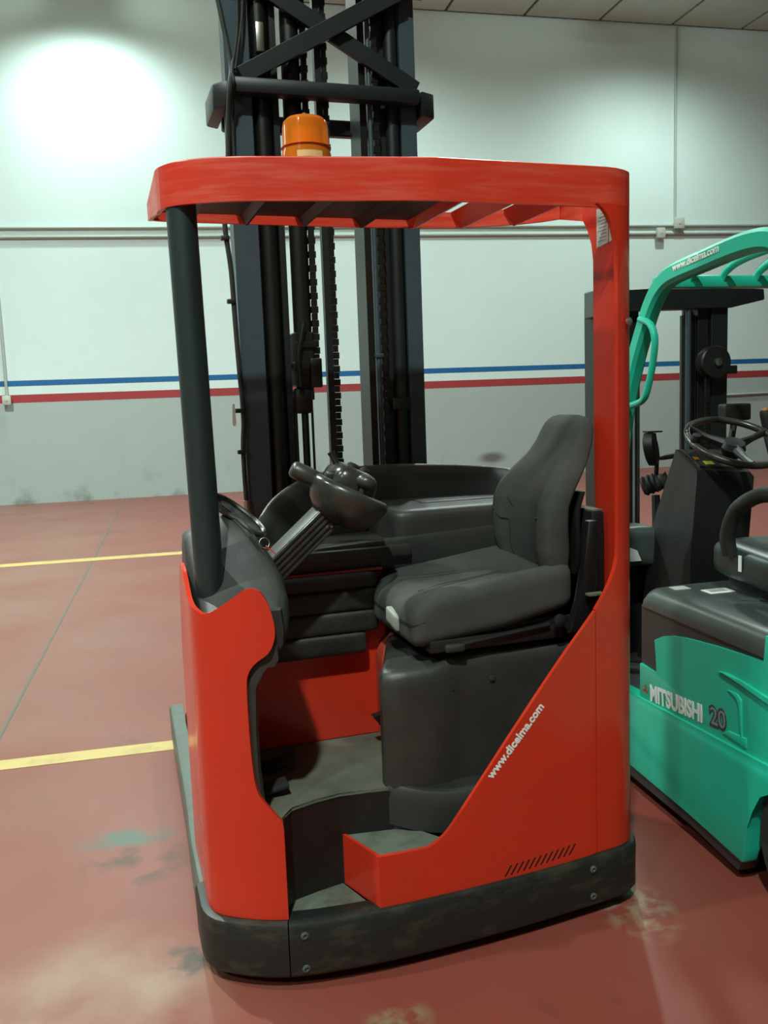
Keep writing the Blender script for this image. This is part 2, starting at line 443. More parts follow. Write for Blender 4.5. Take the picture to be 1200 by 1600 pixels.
struct('floor_joint', box(-0.926, -0.912, Y0, WALL_Y, -0.01, 0.0015), 'ceil_gap', floor)

def hall_thing(name, bm, m, label, cat, group=None, smooth=35):
    o = obj(name, bm, m, None, smooth); o.matrix_world = HALL
    return tag(o, label, cat, group)
def pipe(a, c, r=0.022): return tube([a, c], r, 8)
yw = WALL_Y - 0.03
slope = (4.43 - 4.30) / 14.0
hall_thing('conduit_pipe', pipe((-7.0, yw, 4.31 - 4.44 * slope), (18.0, yw, 4.31 + 20.56 * slope), 0.026), 'conduit', 'lower of the two long conduits running across the white wall', 'pipe', 'wall conduits')
hall_thing('conduit_pipe', pipe((-7.0, yw, 4.455 - 4.44 * slope), (18.0, yw, 4.455 + 20.56 * slope), 0.026), 'conduit', 'upper of the two long conduits running across the white wall', 'pipe', 'wall conduits')
hall_thing('conduit_pipe', pipe((9.43, yw, 4.70), (9.43, yw, CEIL_Z - 0.05), 0.024), 'conduit', 'vertical conduit dropping from the ceiling to a junction box on the right', 'pipe', 'wall conduits')
hall_thing('conduit_pipe', pipe((-2.66, yw, 1.78), (-2.66, yw, 4.26), 0.024), 'conduit', 'vertical conduit at the left edge ending in a socket box', 'pipe', 'wall conduits')
hall_thing('conduit_pipe', pipe((9.9, yw, 1.34), (18.0, yw, 1.44), 0.022), 'conduit', 'low conduit on the grey wall beyond the green forklift', 'pipe', 'wall conduits')
def jbox(x, z, w, h, label):
    b = box(x - w / 2, x + w / 2, WALL_Y - 0.125, WALL_Y - 0.058, z - h / 2, z + h / 2, 0.012)
    lathe([(0.02, 0), (0.02, 0.012), (0.0, 0.014)], 10, align((x, WALL_Y - 0.124, z), (0, -1, 0)), b)
    hall_thing('junction_box', b, 'box', label, 'junction box', 'junction boxes')
jbox(9.48, 4.60, 0.20, 0.20, 'pale junction box under the vertical conduit on the right wall')
jbox(9.10, 4.42, 0.17, 0.19, 'pale junction box on the lower conduit, left of the other one')
jbox(-2.66, 1.72, 0.13, 0.15, 'small pale socket box on the red stripe at the left edge')

def high_bay(x, y, power, ang):
    p = HALL @ Vector((x, y, CEIL_Z))
    big = ang
    t = empty('unseen_high_bay_lamp', p, HALL_YAW, 'unseen bell-shaped high-bay lamp above the view, placed for its light', 'lamp', 'high-bay lamps above the view')
    obj('stem', tube([(0, 0, 0.02), (0, 0, -0.03)], 0.02, 8), 'lamp_shell', t)
    obj('housing', lathe([(0.03, -0.02), (0.09, -0.03), (0.09, -0.10), (0.04, -0.12)], 20), 'lamp_shell', t)
    obj('reflector', lathe([(0.06, -0.115), (0.16, -0.14), (0.23, -0.22), (0.25, -0.27), (0.244, -0.27), (0.222, -0.22), (0.15, -0.15), (0.055, -0.125)], 28), 'lamp_shell', t)
    ld = bpy.data.lights.new('lamp_light', 'SPOT'); ld.energy = power; ld.color = LAMP_COLOR
    ld.spot_size = R(ang); ld.spot_blend = 1.0; ld.shadow_soft_size = 0.15
    lo = bpy.data.objects.new('lamp_light', ld); COL.objects.link(lo); lo.parent = t; lo.location = (0, 0, -0.30)
    up_d = bpy.data.lights.new('added_uplight', 'POINT'); up_d.energy = power * 0.07; up_d.color = LAMP_COLOR; up_d.shadow_soft_size = 0.05  # added point light that brightens the ceiling around the lamp
    uo = bpy.data.objects.new('added_uplight', up_d); COL.objects.link(uo); uo.parent = t; uo.location = (0.0, -0.16, -0.075)
    obj('bulb', lathe([(0.0, -0.13), (0.05, -0.15), (0.08, -0.19), (0.06, -0.23), (0.0, -0.25)], 14), 'bulb', t)
for l in LAMPS: high_bay(*l)

# ---------------------------------------------------------------- the red reach truck
T = empty('reach_truck', (0.1205, 2.3448, 0), TRUCK_YAW, 'red reach truck with open sideways driver seat, orange beacon and tall dark mast', 'reach truck')
body = [(-0.592, 1.88), (-0.617, 0.9), (-0.633, 0.5)] + bez((-0.635, 0.17), (-0.635, 0.10), (-0.592, 0.070), 7) + \
       [(-0.56, 0.047), (-0.52, 0.023), (-0.48, 0.004), (-0.44, -0.010), (-0.36, -0.025), (-0.27, -0.034), (-0.18, -0.039), (-0.09, -0.039), (0.0, -0.037), (0.12, -0.032), (0.25, -0.024), (0.38, -0.011)] + \
       [(0.48, 0.0)] + bez((0.555, 0.010), (0.666, 0.020), (0.666, 0.125), 10) + [(0.664, 0.6), (0.660, 1.3)]
B = Plan(body)
su, sl, sr = B.s_u, B.s_left, B.s_right

# skirt: dark bumper round the foot, two pieces meeting in a seam
def skirt(s0, s1, n, k=0.014):
    rings = []
    for i in range(n + 1):
        s = s0 + (s1 - s0) * i / n
        ring = []
        for off, z in [(-0.10, 0.035), (k - 0.010, 0.035), (k - 0.002, 0.045), (k, 0.172), (k - 0.006, 0.184), (k - 0.016, 0.188), (-0.052, 0.188), (-0.052, 0.10), (-0.10, 0.10)]:
            q = B.at(s, off); ring.append((q.x, q.y, z))
        rings.append(ring)
    return loft(rings)
obj('skirt', skirt(sl(0.28), su(-0.437), 16), 'skirt', T)
obj('skirt', skirt(su(-0.434), sr(1.2), 60), 'skirt', T)
obj('side_ledge', skirt(0.0, sl(0.283), 20, 0.006), 'ledge', T)
for u, z in [(-0.395, 0.155), (-0.395, 0.062), (0.47, 0.155), (0.47, 0.07)]:
    q = B.at(su(u), 0.014)
    obj('bolt', lathe([(0.011, 0), (0.011, 0.003), (0.006, 0.005), (0.005, 0.001)], 10, align((q.x, q.y, z), (0.05, -1, 0))), 'ledge', T)
OFF = -0.010
INNER = [B.at(sl(0.6) + (su(0.5) - sl(0.6)) * i / 400, -0.024) for i in range(401)]
def inside(b):
    for v in b.verts:
        fl_ = [p for p in INNER if p.x < -0.5 and abs(p.y - v.co.y) < 0.006]
        if fl_: v.co.x = max(v.co.x, min(p.x for p in fl_))
        near = min(INNER, key=lambda p: abs(p.x - v.co.x) + (0.2 if p.y > 0.3 else 0))
        lowest = min((p.y for p in INNER if abs(p.x - v.co.x) < 0.004), default=near.y)
        v.co.y = max(v.co.y, lowest)
    return b
def pz(poly): return [(su(u), z) for u, z in poly]
# left rear panel with its rounded lobe, wrapping round the corner
lobe = smooth_path([(-0.585, 1.02), (-0.55, 1.044), (-0.52, 1.068), (-0.497, 1.082), (-0.474, 1.081), (-0.455, 1.064), (-0.440, 1.03), (-0.431, 0.985), (-0.433, 0.95),
                    (-0.450, 0.915), (-0.483, 0.89), (-0.502, 0.862), (-0.508, 0.825), (-0.508, 0.70), (-0.504, 0.60), (-0.497, 0.55), (-0.482, 0.518), (-0.436, 0.462)], 3)
left_poly = pz([(u, z) for u, z in lobe]) + [(su(-0.434), 0.44), (su(-0.434), 0.19), (sl(0.50), 0.19), (sl(0.50), 0.80), (sl(0.44), 1.02), (sl(0.38), 1.098), (sl(0.355), 1.107), (sl(0.30), 1.096), (sl(0.20), 1.055), (sl(0.12), 1.027), (su(-0.605), 1.015)]
obj('entry_panel', sheet(B, left_poly, OFF, 0.012), 'red', T)
# right rear panel, cut away along the diagonal under the seat
step_z = 0.332
diag = smooth_path([(-0.185, step_z), (-0.06, step_z), (-0.035, 0.336), (-0.005, 0.352), (0.03, 0.385), (0.12, 0.495), (0.24, 0.640), (0.37, 0.788), (0.44, 0.862), (0.497, 0.922)], 3)
rp = sheet(B, pz(diag + [(0.497, 0.19), (-0.10, 0.15), (-0.155, 0.125), (-0.187, 0.165)]), OFF + 0.006, 0.012)
right_panel = obj('rear_panel', rp, 'red', T)
# step side going back into the entrance
obj('step_side', prism([(-0.187, -0.034), (-0.25, 0.145), (-0.243, 0.15), (-0.176, -0.032)], 0.185, step_z, XY), 'red', T)
# corner pillar
pil = smooth_path([(0.500, 0.926), (0.535, 0.972), (0.562, 1.02), (0.576, 1.06), (0.581, 1.11), (0.582, 1.40), (0.583, 1.80), (0.582, 1.90), (0.576, 1.95), (0.562, 1.995), (0.540, 2.03), (0.515, 2.05)], 3)
pil_s = pz(pil)
rightmost = sr(0.20)
obj('corner_pillar', sheet(B, pil_s + [(rightmost, 2.05), (rightmost, 0.19), (su(0.500), 0.19)], OFF + 0.006, 0.014), 'red', T)
# inner face of the pillar
ip = [(0.20, 0.80), (0.215, 1.30), (0.215, 1.93), (0.225, 1.98), (0.245, 2.02), (0.275, 2.06), (0.275, 2.10), (0.080, 2.10), (0.080, 0.80)]
obj('pillar_lining', prism(ip, 0.622, 0.636, YZ), 'red', T)
st = obj('warning_label', prism([(0.192, 2.072), (0.192, 1.962), (0.092, 1.972), (0.092, 2.01), (0.112, 2.05), (0.135, 2.072)], 0.6205, 0.6225, YZ), 'sticker', T)
obj('label_divider', box(0.6198, 0.6212, 0.126, 0.129, 1.967, 2.062), 'red', st)
for k in range(9):
    zz = 1.978 + k * 0.0095
    obj('label_text_line', box(0.6200, 0.6208, 0.137, 0.185 - 0.008 * (k % 3), zz, zz + 0.0022), 'label_grey', st)
# latch knob on the pillar edge
q = B.at(su(0.618), 0.0)
obj('pillar_bolt', lathe([(0.012, 0), (0.013, 0.006), (0.008, 0.012), (0.0, 0.013)], 10, align((q.x, q.y, 1.735), (0.6, -0.8, 0.1))), 'steel', T)
# vent slots low on the rear panel, their inner shade painted as black plates
for i in range(12):
    u = 0.183 + i * 0.0195
    z = 0.196 + i * 0.0012
    s0, s1 = su(u), su(u + 0.020)
    ps = [(s0, z), (s0 + 0.0055, z), (s1 + 0.0055, z + 0.029), (s1, z + 0.029)]
    obj('vent_slot', sheet(B, ps, OFF + 0.0068, 0.004, 0.05), 'black', right_panel)
# web address along the diagonal
ang = math.atan2(0.187, 0.177)
def on_rear(x, y, d):
    u = 0.236 + x * math.cos(ang) - y * math.sin(ang); z = 0.581 + x * math.sin(ang) + y * math.cos(ang)
    p = B.at(su(u), OFF + 0.0066 + d); return (p.x, p.y, z)
text_mesh('www.dicelma.com', 0.0335, on_rear, 'web_address', 'white', right_panel, bold=0.0011)

# overhead guard
gp = [(-0.628, 0.66), (-0.629, 0.45)] + bez((-0.630, 0.27), (-0.628, 0.145), (-0.43, 0.096), 18) + [(0.05, 0.022)] + \
     bez((0.560, 0.036), (0.680, 0.044), (0.678, 0.15), 18) + [(0.674, 0.35), (0.668, 0.48)]
GP = Plan(gp)
Z1, Z2 = 2.046, 2.15
gl = sum([[]], [])
nS = GP.S[-1]
pb = [(0.0, 2.10), (GP.s_left(0.45), 2.075), (GP.s_left(0.30), 2.048), (GP.s_u(-0.55), Z1), (GP.s_u(0.0), Z1), (GP.s_u(0.5), Z1), (GP.s_right(0.20), 2.05), (GP.s_right(0.35), 2.07), (nS, 2.10)]
obj('guard_fascia', sheet(GP, pb + [(nS, Z2), (0, Z2)], 0.0, 0.012), 'red_worn', T, smooth=8)
# rolled top lip
lip = []
for i in range(61):
    q = GP.at(nS * i / 60, -0.012); lip.append((q.x, q.y, Z2 - 0.002))
obj('guard_lip', tube(lip, 0.008, 8), 'red_worn', T)
far = smooth_path([(-0.622, 0.655, 0), (-0.56, 0.668, 0), (-0.217, 0.684, 0), (0.08, 0.688, 0), (0.344, 0.668, 0), (0.50, 0.612, 0), (0.60, 0.550, 0), (0.662, 0.475, 0)], 4)
FP = Plan([(p[0], p[1]) for p in far])
obj('guard_front_rim', sheet(FP, [(0, 2.10), (FP.S[-1], 2.10), (FP.S[-1], Z2), (0, Z2)], 0.012, 0.012, 0.04), 'red_worn', T)
for u0 in (-0.50, -0.33, -0.145, 0.045, 0.225, 0.385, 0.545):
    vf = 0.68 if u0 < 0.3 else (0.65 if u0 < 0.45 else 0.585)
    vn = max(GP.at(GP.s_u(max(-0.6, u0 - 0.04)), 0).y, GP.at(GP.s_u(u0), 0).y) + 0.03
    P4 = [(u0 - 0.038, 2.148), (u0 - 0.030, 2.149), (u0 + 0.006, 2.098), (u0 - 0.002, 2.097)]
    obj('guard_slat', prism(P4, vn, vf, XZ), 'red' if u0 > 0.1 else 'black', T)  # left slats coloured black to stand for shade under the roof
obj('guard_cover', prism([(-0.60, 0.63), (-0.60, 0.26), (-0.42, 0.14), (0.04, 0.05), (0.20, 0.05), (0.20, 0.65)], 2.120, 2.128, XY), 'black', T)
# left post
pr = []
for k in range(20):
    a = 2 * math.pi * k / 20; pr.append((0.039 * math.cos(a), 0.05 * math.sin(a)))
obj('guard_post', loft([[(-0.556 + x, 0.225 + y, 0.90) for x, y in pr], [(-0.573 + x, 0.225 + y, 2.06) for x, y in pr]]), 'post', T)
obj('post_collar', box(-0.605, -0.535, 0.19, 0.28, 2.055, 2.075, 0.004), 'black', T)

# beacon on the guard
bc = (-0.203, 0.36)
bm_ = lathe([(0.075, 2.155), (0.078, 2.165), (0.078, 2.20), (0.072, 2.205)], 28)
bmesh.ops.translate(bm_, vec=(bc[0], bc[1], 0), verts=bm_.verts[:])
bcn = obj('beacon_base', bm_, 'black', T)
def bl(prof, name, m, par):
    t = lathe(prof, 32); bmesh.ops.translate(t, vec=(bc[0], bc[1], 0), verts=t.verts[:]); return obj(name, t, m, par)
bl([(0.070, 2.205), (0.070, 2.23), (0.066, 2.245), (0.065, 2.30), (0.062, 2.318), (0.052, 2.328), (0.0, 2.332)], 'beacon_lens', 'amber', T)
bl([(0.052, 2.205), (0.050, 2.255), (0.030, 2.265), (0.028, 2.30), (0.0, 2.305)], 'beacon_reflector', 'amber_core', T)
for k in range(2):
    bl([(0.0705, 2.2495 + k * 0.002), (0.0705, 2.2505 + k * 0.002), (0.066, 2.252 + k * 0.002)], 'lens_ring', 'amber', bcn) if k == 0 else None
a0 = math.atan2(-2.56, -0.62)
lab = []
for i in range(9):
    a = a0 - 0.1 + (i - 2) * 0.13
    lab.append([(bc[0] + 0.0712 * math.cos(a), bc[1] + 0.0712 * math.sin(a), z) for z in (2.212, 2.229)])
lb = loft(lab, closed=False); obj('beacon_label', lb, 'beacon_label', bcn)
bl([(0.006, 2.332), (0.006, 2.345), (0.0, 2.347)], 'beacon_screw', 'steel', bcn)

# floor, steps and mats
obj('floor_block', prism([(-0.437, 0.030), (-0.418, 0.055), (-0.394, 0.090), (-0.32, 0.112), (-0.249, 0.127), (-0.18, 0.118), (-0.08, 0.104), (0.0, 0.104), (0.0, 0.54), (-0.585, 0.54), (-0.585, 0.15), (-0.54, 0.085), (-0.48, 0.045)], 0.10, 0.443, XY, 0.003), 'black', T)
obj('floor_mat', prism([(-0.435, 0.034), (-0.416, 0.060), (-0.392, 0.094), (-0.32, 0.116), (-0.249, 0.131), (-0.18, 0.122), (-0.08, 0.108), (0.0, 0.108), (0.02, 0.53), (-0.58, 0.53), (-0.58, 0.16), (-0.54, 0.09), (-0.48, 0.05)], 0.444, 0.453, XY, 0.002), 'mat', T)
obj('lower_step_mat', prism([(-0.425, -0.008), (-0.405, 0.13), (-0.25, 0.135), (-0.195, -0.032), (-0.30, -0.026)], 0.170, 0.186, XY, 0.002), 'step_mat', T)
obj('step_block', prism([(-0.24, 0.14), (-0.185, -0.02), (-0.05, -0.02), (0.0, 0.14)], 0.10, step_z - 0.012, XY), 'black', T)
obj('step_mat', prism([(-0.240, 0.148), (-0.180, -0.022), (-0.03, -0.020), (0.02, 0.0), (-0.09, 0.158)], step_z - 0.012, step_z - 0.003, XY, 0.002), 'step_mat', T)
# pedals
for (u0, v0, z0, w, l, rot) in [(-0.43, 0.19, 0.475, 0.10, 0.06, -10), (-0.37, 0.36, 0.475, 0.10, 0.07, -14)]:
    mx = Matrix.Translation((u0, v0, z0)) @ Matrix.Rotation(R(rot), 4, 'Y')
    p = obj('pedal', box(-w / 2, w / 2, -l / 2, l / 2, -0.006, 0.008, 0.004, 2, None, mx), 'rubber', T)
    obj('pedal_arm', box(-w / 2 - 0.06, -w / 2 + 0.02, -0.012, 0.012, -0.02, 0.0, 0.002, 1, None, mx), 'black', p)

# red cab walls inside
obj('cab_wall', prism([(-0.59, 0.452), (0.03, 0.452), (0.03, 0.98), (-0.59, 1.0)], 0.535, 0.55, XZ), 'red', T)
obj('cab_side', prism([(0.16, 0.45), (0.555, 0.45), (0.555, 1.0), (0.20, 1.0), (0.16, 0.95)], -0.600, -0.588, YZ), 'red', T)
# curved red shoulder rising to the seat platform
sh = []
for i in range(9):
    t = i / 8; a = t * math.pi / 2
    sh.append([(-0.005 + 0.10 * (1 - math.cos(a)) - 0.0, v, 0.70 + 0.10 * math.sin(a)) for v in (0.13, 0.54)])
sh = [[(-0.005, 0.13, 0.45), (-0.005, 0.54, 0.45)]] + sh + [[(0.60, 0.13, 0.802), (0.60, 0.54, 0.802)]]
obj('seat_platform', loft(sh, closed=False), 'red_dusty', T)

# padded knee panel
zt = [1.000, 0.951, 0.881, 0.811, 0.742]
for i in range(4):
    z1, z0 = zt[i], zt[i + 1]
    r_ = 0.02 if i < 3 else 0.02
    b = rbox(((-0.345 - 0.005) / 2 - 0.005, 0.505, (z0 + z1) / 2), ((0.345 - 0.012) / 2 + 0.01, 0.028, (z1 - z0) / 2 + 0.0015), 0.016, 8)
    if i == 3:
        for v in b.verts:
            if v.co.x > -0.12: v.co.x = -0.12 + (v.co.x + 0.12) * 0.62
    obj('knee_pad', b, 'pad', T)
obj('red_trim_strip', obox((-0.33, 0.515, 1.004), (0.02, 0.515, 1.006), 0.02, 0.007), 'red', T)
# bracket by the pedal box
obj('floor_bracket', prism([(-0.06, 0.555), (0.01, 0.57), (0.01, 0.47), (-0.02, 0.50)], 0.40, 0.43, XZ), 'black', T)

# seat-base cover in grey plastic
pc = [(0.02, 0.50), (-0.085, 0.21), (-0.112, 0.152), (-0.114, 0.122), (-0.092, 0.102), (-0.05, 0.094), (0.02, 0.092), (0.07, 0.098), (0.105, 0.112), (0.15, 0.120), (0.30, 0.120), (0.50, 0.112), (0.50, 0.50)]
def inset(poly, d):
    c = Vector((0.2, 0.4)); out = []
    for p in poly:
        v = Vector(p); w = (c - v); out.append(tuple(v + w.normalized() * d))
    return out
rings = []
for z, d in [(0.318, 0.0), (0.44, 0.0), (0.70, 0.0), (0.745, 0.0), (0.765, 0.003), (0.780, 0.011), (0.788, 0.024), (0.790, 0.04)]:
    rings.append([(p[0], p[1], z + (0.02 * max(0, min(1, (p[0] - 0.05) / 0.08)) if z > 0.7 else 0)) for p in inset(pc, d)])
cover = obj('seat_base_cover', loft(rings), 'plastic', T)
# lower bulge with a grab pocket
pk = [(-0.04, 0.30), (-0.105, 0.15), (-0.108, 0.112), (-0.06, 0.082), (0.0, 0.062), (0.06, 0.048), (0.12, 0.040), (0.19, 0.045), (0.28, 0.06), (0.28, 0.30)]
rings = []
for z, d in [(0.318, -0.004), (0.395, -0.004), (0.425, 0.0), (0.436, 0.006), (0.440, 0.016), (0.436, 0.024)]:
    rings.append([(p[0], p[1], z + 0.03 * max(0, (0.02 - p[0]) / 0.14)) for p in inset(pk, d)])
obj('pocket_lip', loft(rings), 'plastic', cover)
for u, z in [(0.092, 0.716), (0.222, 0.728)]:
    obj('screw', lathe([(0.009, 0), (0.009, 0.004), (0.004, 0.006), (0.0, 0.004)], 10, align((u, 0.112 if u < 0.15 else 0.119, z), (0, -1, 0.1))), 'gloss_plastic', cover)

# dashboard hump beside the entrance
sec = [(-0.005, 0.985, -0.45, 0.955), (0.05, 0.99, -0.415, 1.01), (0.11, 1.00, -0.395, 1.052), (0.17, 1.015, -0.392, 1.092), (0.23, 1.04, -0.412, 1.145), (0.29, 1.105, -0.440, 1.195),
       (0.345, 1.165, -0.470, 1.240), (0.40, 1.18, -0.482, 1.235), (0.44, 1.14, -0.485, 1.19), (0.48, 1.04, -0.485, 1.09)]
rings = []
for v, zl, uc, zc in sec:
    ul2 = -0.614 if v > 0.25 else -0.600 if v > 0.1 else -0.57 - 0.03 * max(0, v) / 0.1
    ring = [(ul2, v, 0.86), (ul2, v, zl - 0.03), (ul2 + 0.004, v, zl)]
    for k in range(1, 8):
        t = k / 8
        e = math.sin(t * math.pi / 2)
        ring.append((ul2 + (uc - ul2) * t, v, zl + (zc - zl) * (0.5 * e + 0.5 * t ** 0.7)))
    ring += [(uc, v, zc), (uc + 0.014, v, zc - 0.004), (uc + 0.026, v, zc - 0.022), (uc + 0.030, v, zc - 0.06), (uc + 0.018, v, min(zc - 0.08, 0.93))]
    rings.append(ring)
hump = obj('dashboard_hump', inside(loft(rings)), 'plastic', T, smooth=60)
# storage dish at the hump's tip
obj('dish_rim', tube(smooth_path([(-0.50, 0.345, 1.247), (-0.515, 0.375, 1.268), (-0.50, 0.435, 1.282), (-0.452, 0.445, 1.254), (-0.398, 0.402, 1.206), (-0.382, 0.34, 1.175), (-0.42, 0.292, 1.185), (-0.458, 0.315, 1.222)], 4), 0.008, 8, closed=True), 'gloss_plastic', hump)
obj('dish_tray', prism([(-0.51, 0.37), (-0.50, 0.43), (-0.455, 0.44), (-0.40, 0.40), (-0.385, 0.34), (-0.42, 0.29), (-0.455, 0.315)], 0.0, 0.012, lambda a, b, d: (a, b, 1.248 - (a + 0.50) * 0.66 + (b - 0.37) * 0.30 + d), 0.003), 'plastic', hump)
obj('dish_pocket', prism([(-0.498, 0.372), (-0.490, 0.415), (-0.462, 0.415), (-0.466, 0.352)], 0.013, 0.016, lambda a, b, d: (a, b, 1.248 - (a + 0.50) * 0.66 + (b - 0.37) * 0.30 + d)), 'black', hump)  # shade inside the pocket painted as a flat black plate
obj('hump_trim', tube(smooth_path([(-0.492, 0.352, 1.247), (-0.455, 0.30, 1.206), (-0.428, 0.25, 1.163), (-0.402, 0.20, 1.112)], 5), 0.005, 6), 'gloss_plastic', hump)

# entry pillar trim behind the lobe
obj('entry_trim', inside(loft([[(uc - 0.03, 0.012, z), (uc + 0.012, 0.018, z), (uc + 0.022, 0.05, z), (uc - 0.02, 0.09, z), (uc - 0.05, 0.06, z)] for uc, z in
    [(-0.42, 1.02), (-0.414, 0.97), (-0.418, 0.93), (-0.445, 0.89), (-0.472, 0.86), (-0.492, 0.82), (-0.497, 0.70), (-0.497, 0.60), (-0.49, 0.50), (-0.47, 0.455)]])), 'plastic', T, smooth=60)

# console tub behind the wheel
rim = smooth_path([(-0.43, 0.40, 1.115), (-0.408, 0.52, 1.125), (-0.368, 0.64, 1.135), (-0.325, 0.74, 1.165), (-0.265, 0.80, 1.222), (-0.16, 0.85, 1.275), (-0.03, 0.88, 1.302), (0.16, 0.895, 1.308), (0.40, 0.885, 1.297), (0.53, 0.855, 1.285), (0.61, 0.80, 1.274), (0.63, 0.70, 1.25)], 4)
rings = []
for i, p in enumerate(rim):
    a = Vector(rim[max(i - 1, 0)]); c = Vector(rim[min(i + 1, len(rim) - 1)]); d = (c - a); d.z = 0; d.normalize()
    n = Vector((-d.y, d.x, 0))  # outward
    P_ = Vector(p)
    ring = [P_ + n * 0.012 + Vector((0, 0, -0.012)), P_ + n * 0.006, P_ - n * 0.004 + Vector((0, 0, 0.0)), P_ - n * 0.014 + Vector((0, 0, -0.010)), P_ - n * 0.024 + Vector((0, 0, -0.05))]
    q = P_ - n * 0.035; q.z = 0.98; ring.append(q)
    q = P_ + n * 0.012; q.z = 0.98; ring.append(q)
    rings.append(ring)
obj('console_tub', loft(rings), 'plastic', T, smooth=60)
obj('console_floor', prism([(-0.40, 0.50), (0.12, 0.50), (0.12, 0.87), (-0.10, 0.86), (-0.28, 0.78), (-0.37, 0.64)], 1.04, 1.075, XY, 0.006), 'plastic', T)
obj('console_front', prism([(-0.41, 0.995), (0.63, 0.995), (0.63, 1.12), (-0.41, 1.075)], 0.525, 0.56, XZ, 0.01), 'plastic', T)
obj('console_shelf', rbox((0.355, 0.72, 1.09), (0.27, 0.185, 0.092), 0.028, 10), 'plastic', T)
obj('shelf_recess', rbox((0.40, 0.76, 1.178), (0.17, 0.07, 0.008), 0.006, 6), 'plastic', T)
# bodywork below the console and towards the mast
obj('battery_box', box(-0.55, 0.60, 0.56, 1.02, 0.12, 0.985, 0.01), 'red', T)
for s in (-1, 1):
    obj('straddle_leg', box(0.40 * s if s > 0 else -0.53, 0.53 if s > 0 else -0.40, 0.95, 1.88, 0.05, 0.150, 0.012), 'mast', T)
    wl = lathe([(0.03, -0.05), (0.07, -0.05), (0.08, -0.035), (0.08, 0.035), (0.07, 0.05), (0.03, 0.05)], 24, Matrix.Translation((0.465 * s, 1.70, 0.08)) @ Matrix.Rotation(R(90), 4, 'Y'))
    obj('load_wheel', wl, 'rubber', T)
obj('drive_wheel', lathe([(0.04, -0.06), (0.14, -0.06), (0.155, -0.045), (0.155, 0.045), (0.14, 0.06), (0.04, 0.06)], 28, Matrix.Translation((0.25, 0.42, 0.155)) @ Matrix.Rotation(R(90), 4, 'Y')), 'rubber', T)
obj('chassis', box(-0.50, 0.55, 0.25, 1.02, 0.09, 0.14, 0.005), 'black', T)

# steering column and wheel
ca, cb = Vector((-0.385, 0.385, 1.035)), Vector((-0.165, 0.385, 1.225))
dcol = (cb - ca).normalized(); nrm_c = Vector((-dcol.z, 0, dcol.x))
colm = obj('steering_column', obox(ca, cb, 0.10, 0.075, nrm_c, 0.006), 'plastic', T)
for k in range(5):
    o_ = nrm_c * (-0.030 + 0.015 * k) + Vector((0, -0.051, 0))
    obj('column_rib', obox(ca + dcol * 0.01 + o_, cb - dcol * 0.02 + o_, 0.008, 0.008, nrm_c, 0.002), 'gloss_plastic', colm)
for du in (0.0, 0.014):
    q = ca + dcol * 0.235 - nrm_c * 0.012 + Vector((du, -0.056, 0))
    obj('column_screw', lathe([(0.004, 0), (0.004, 0.003), (0.0, 0.004)], 8, align(q, (0, -1, 0))), 'steel', colm)
wc = Vector((-0.118, 0.37, 1.262)); wn = Vector((0.46, -0.05, 0.885)).normalized()
WM = align(wc, wn)
wheel = obj('steering_wheel', lathe([(0.0, -0.095), (0.05, -0.093), (0.085, -0.075), (0.108, -0.045), (0.121, -0.012), (0.124, 0.006), (0.120, 0.018), (0.110, 0.024), (0.098, 0.022), (0.090, 0.012), (0.085, 0.004), (0.0, 0.002)], 44, WM, sx=1.0), 'gloss_plastic', T, smooth=60)
def wp(x, y, z): return WM @ Vector((x, y, z))
# find wheel axes: which local direction goes towards the driver / the mast
ux = (WM.to_3x3().inverted() @ Vector((1, 0, 0))); uy = (WM.to_3x3().inverted() @ Vector((0, 1, 0)))
ux.z = uy.z = 0; ux.normalize(); uy.normalize()
def wl_(a, b, h): return WM @ (ux * a + uy * b + Vector((0, 0, h)))   # a towards the seat, b towards the mast
pod = rbox((0, 0, 0), (0.072, 0.092, 0.055), 0.045, 8)
bmesh.ops.transform(pod, matrix=Matrix.Translation(wl_(0.0, 0.055, 0.03)) @ WM.to_3x3().to_4x4() @ Matrix.Rotation(math.atan2(ux.y, ux.x), 4, 'Z'), verts=pod.verts[:])
podo = obj('control_pod', pod, 'gloss_plastic', wheel, smooth=60)
obj('pod_button', lathe([(0.020, 0), (0.020, 0.01), (0.014, 0.016), (0.0, 0.017)], 14, align(wl_(-0.02, 0.02, 0.078), wn)), 'black', podo)
obj('pod_switch', lathe([(0.016, 0), (0.016, 0.012), (0.009, 0.02), (0.0, 0.02)], 12, align(wl_(0.035, 0.075, 0.078), wn)), 'black', podo)
kb = wl_(0.015, -0.060, 0.018)
obj('knob_stem', tube([kb, kb + wn * 0.03], 0.011, 10), 'black', wheel)
ks = lathe([(0.0, -0.022), (0.016, -0.020), (0.028, -0.010), (0.032, 0.0), (0.028, 0.012), (0.016, 0.021), (0.0, 0.023)], 18, align(kb + wn * 0.040, wn))
obj('steering_knob', ks, 'gloss_plastic', wheel, smooth=60)
h0, h1 = wl_(-0.085, 0.02, 0.0), wl_(-0.188, 0.03, 0.004)
obj('side_grip', tube([h0, h0.lerp(h1, 0.5), h1.lerp(h0, 0.08), h1], [0.032, 0.033, 0.031, 0.022], 14, sy=0.85), 'gloss_plastic', wheel, smooth=60)
l0 = wl_(-0.05, 0.07, 0.065); l1 = l0 + Vector((-0.018, 0.01, 0.045))
obj('thumb_lever', tube([l0, l0.lerp(l1, 0.6), l1], [0.010, 0.009, 0.012], 10), 'black', wheel)
obj('toggle_block', rbox(tuple(wl_(-0.06, 0.02, 0.03)), (0.026, 0.022, 0.022), 0.012, 5), 'black', wheel)

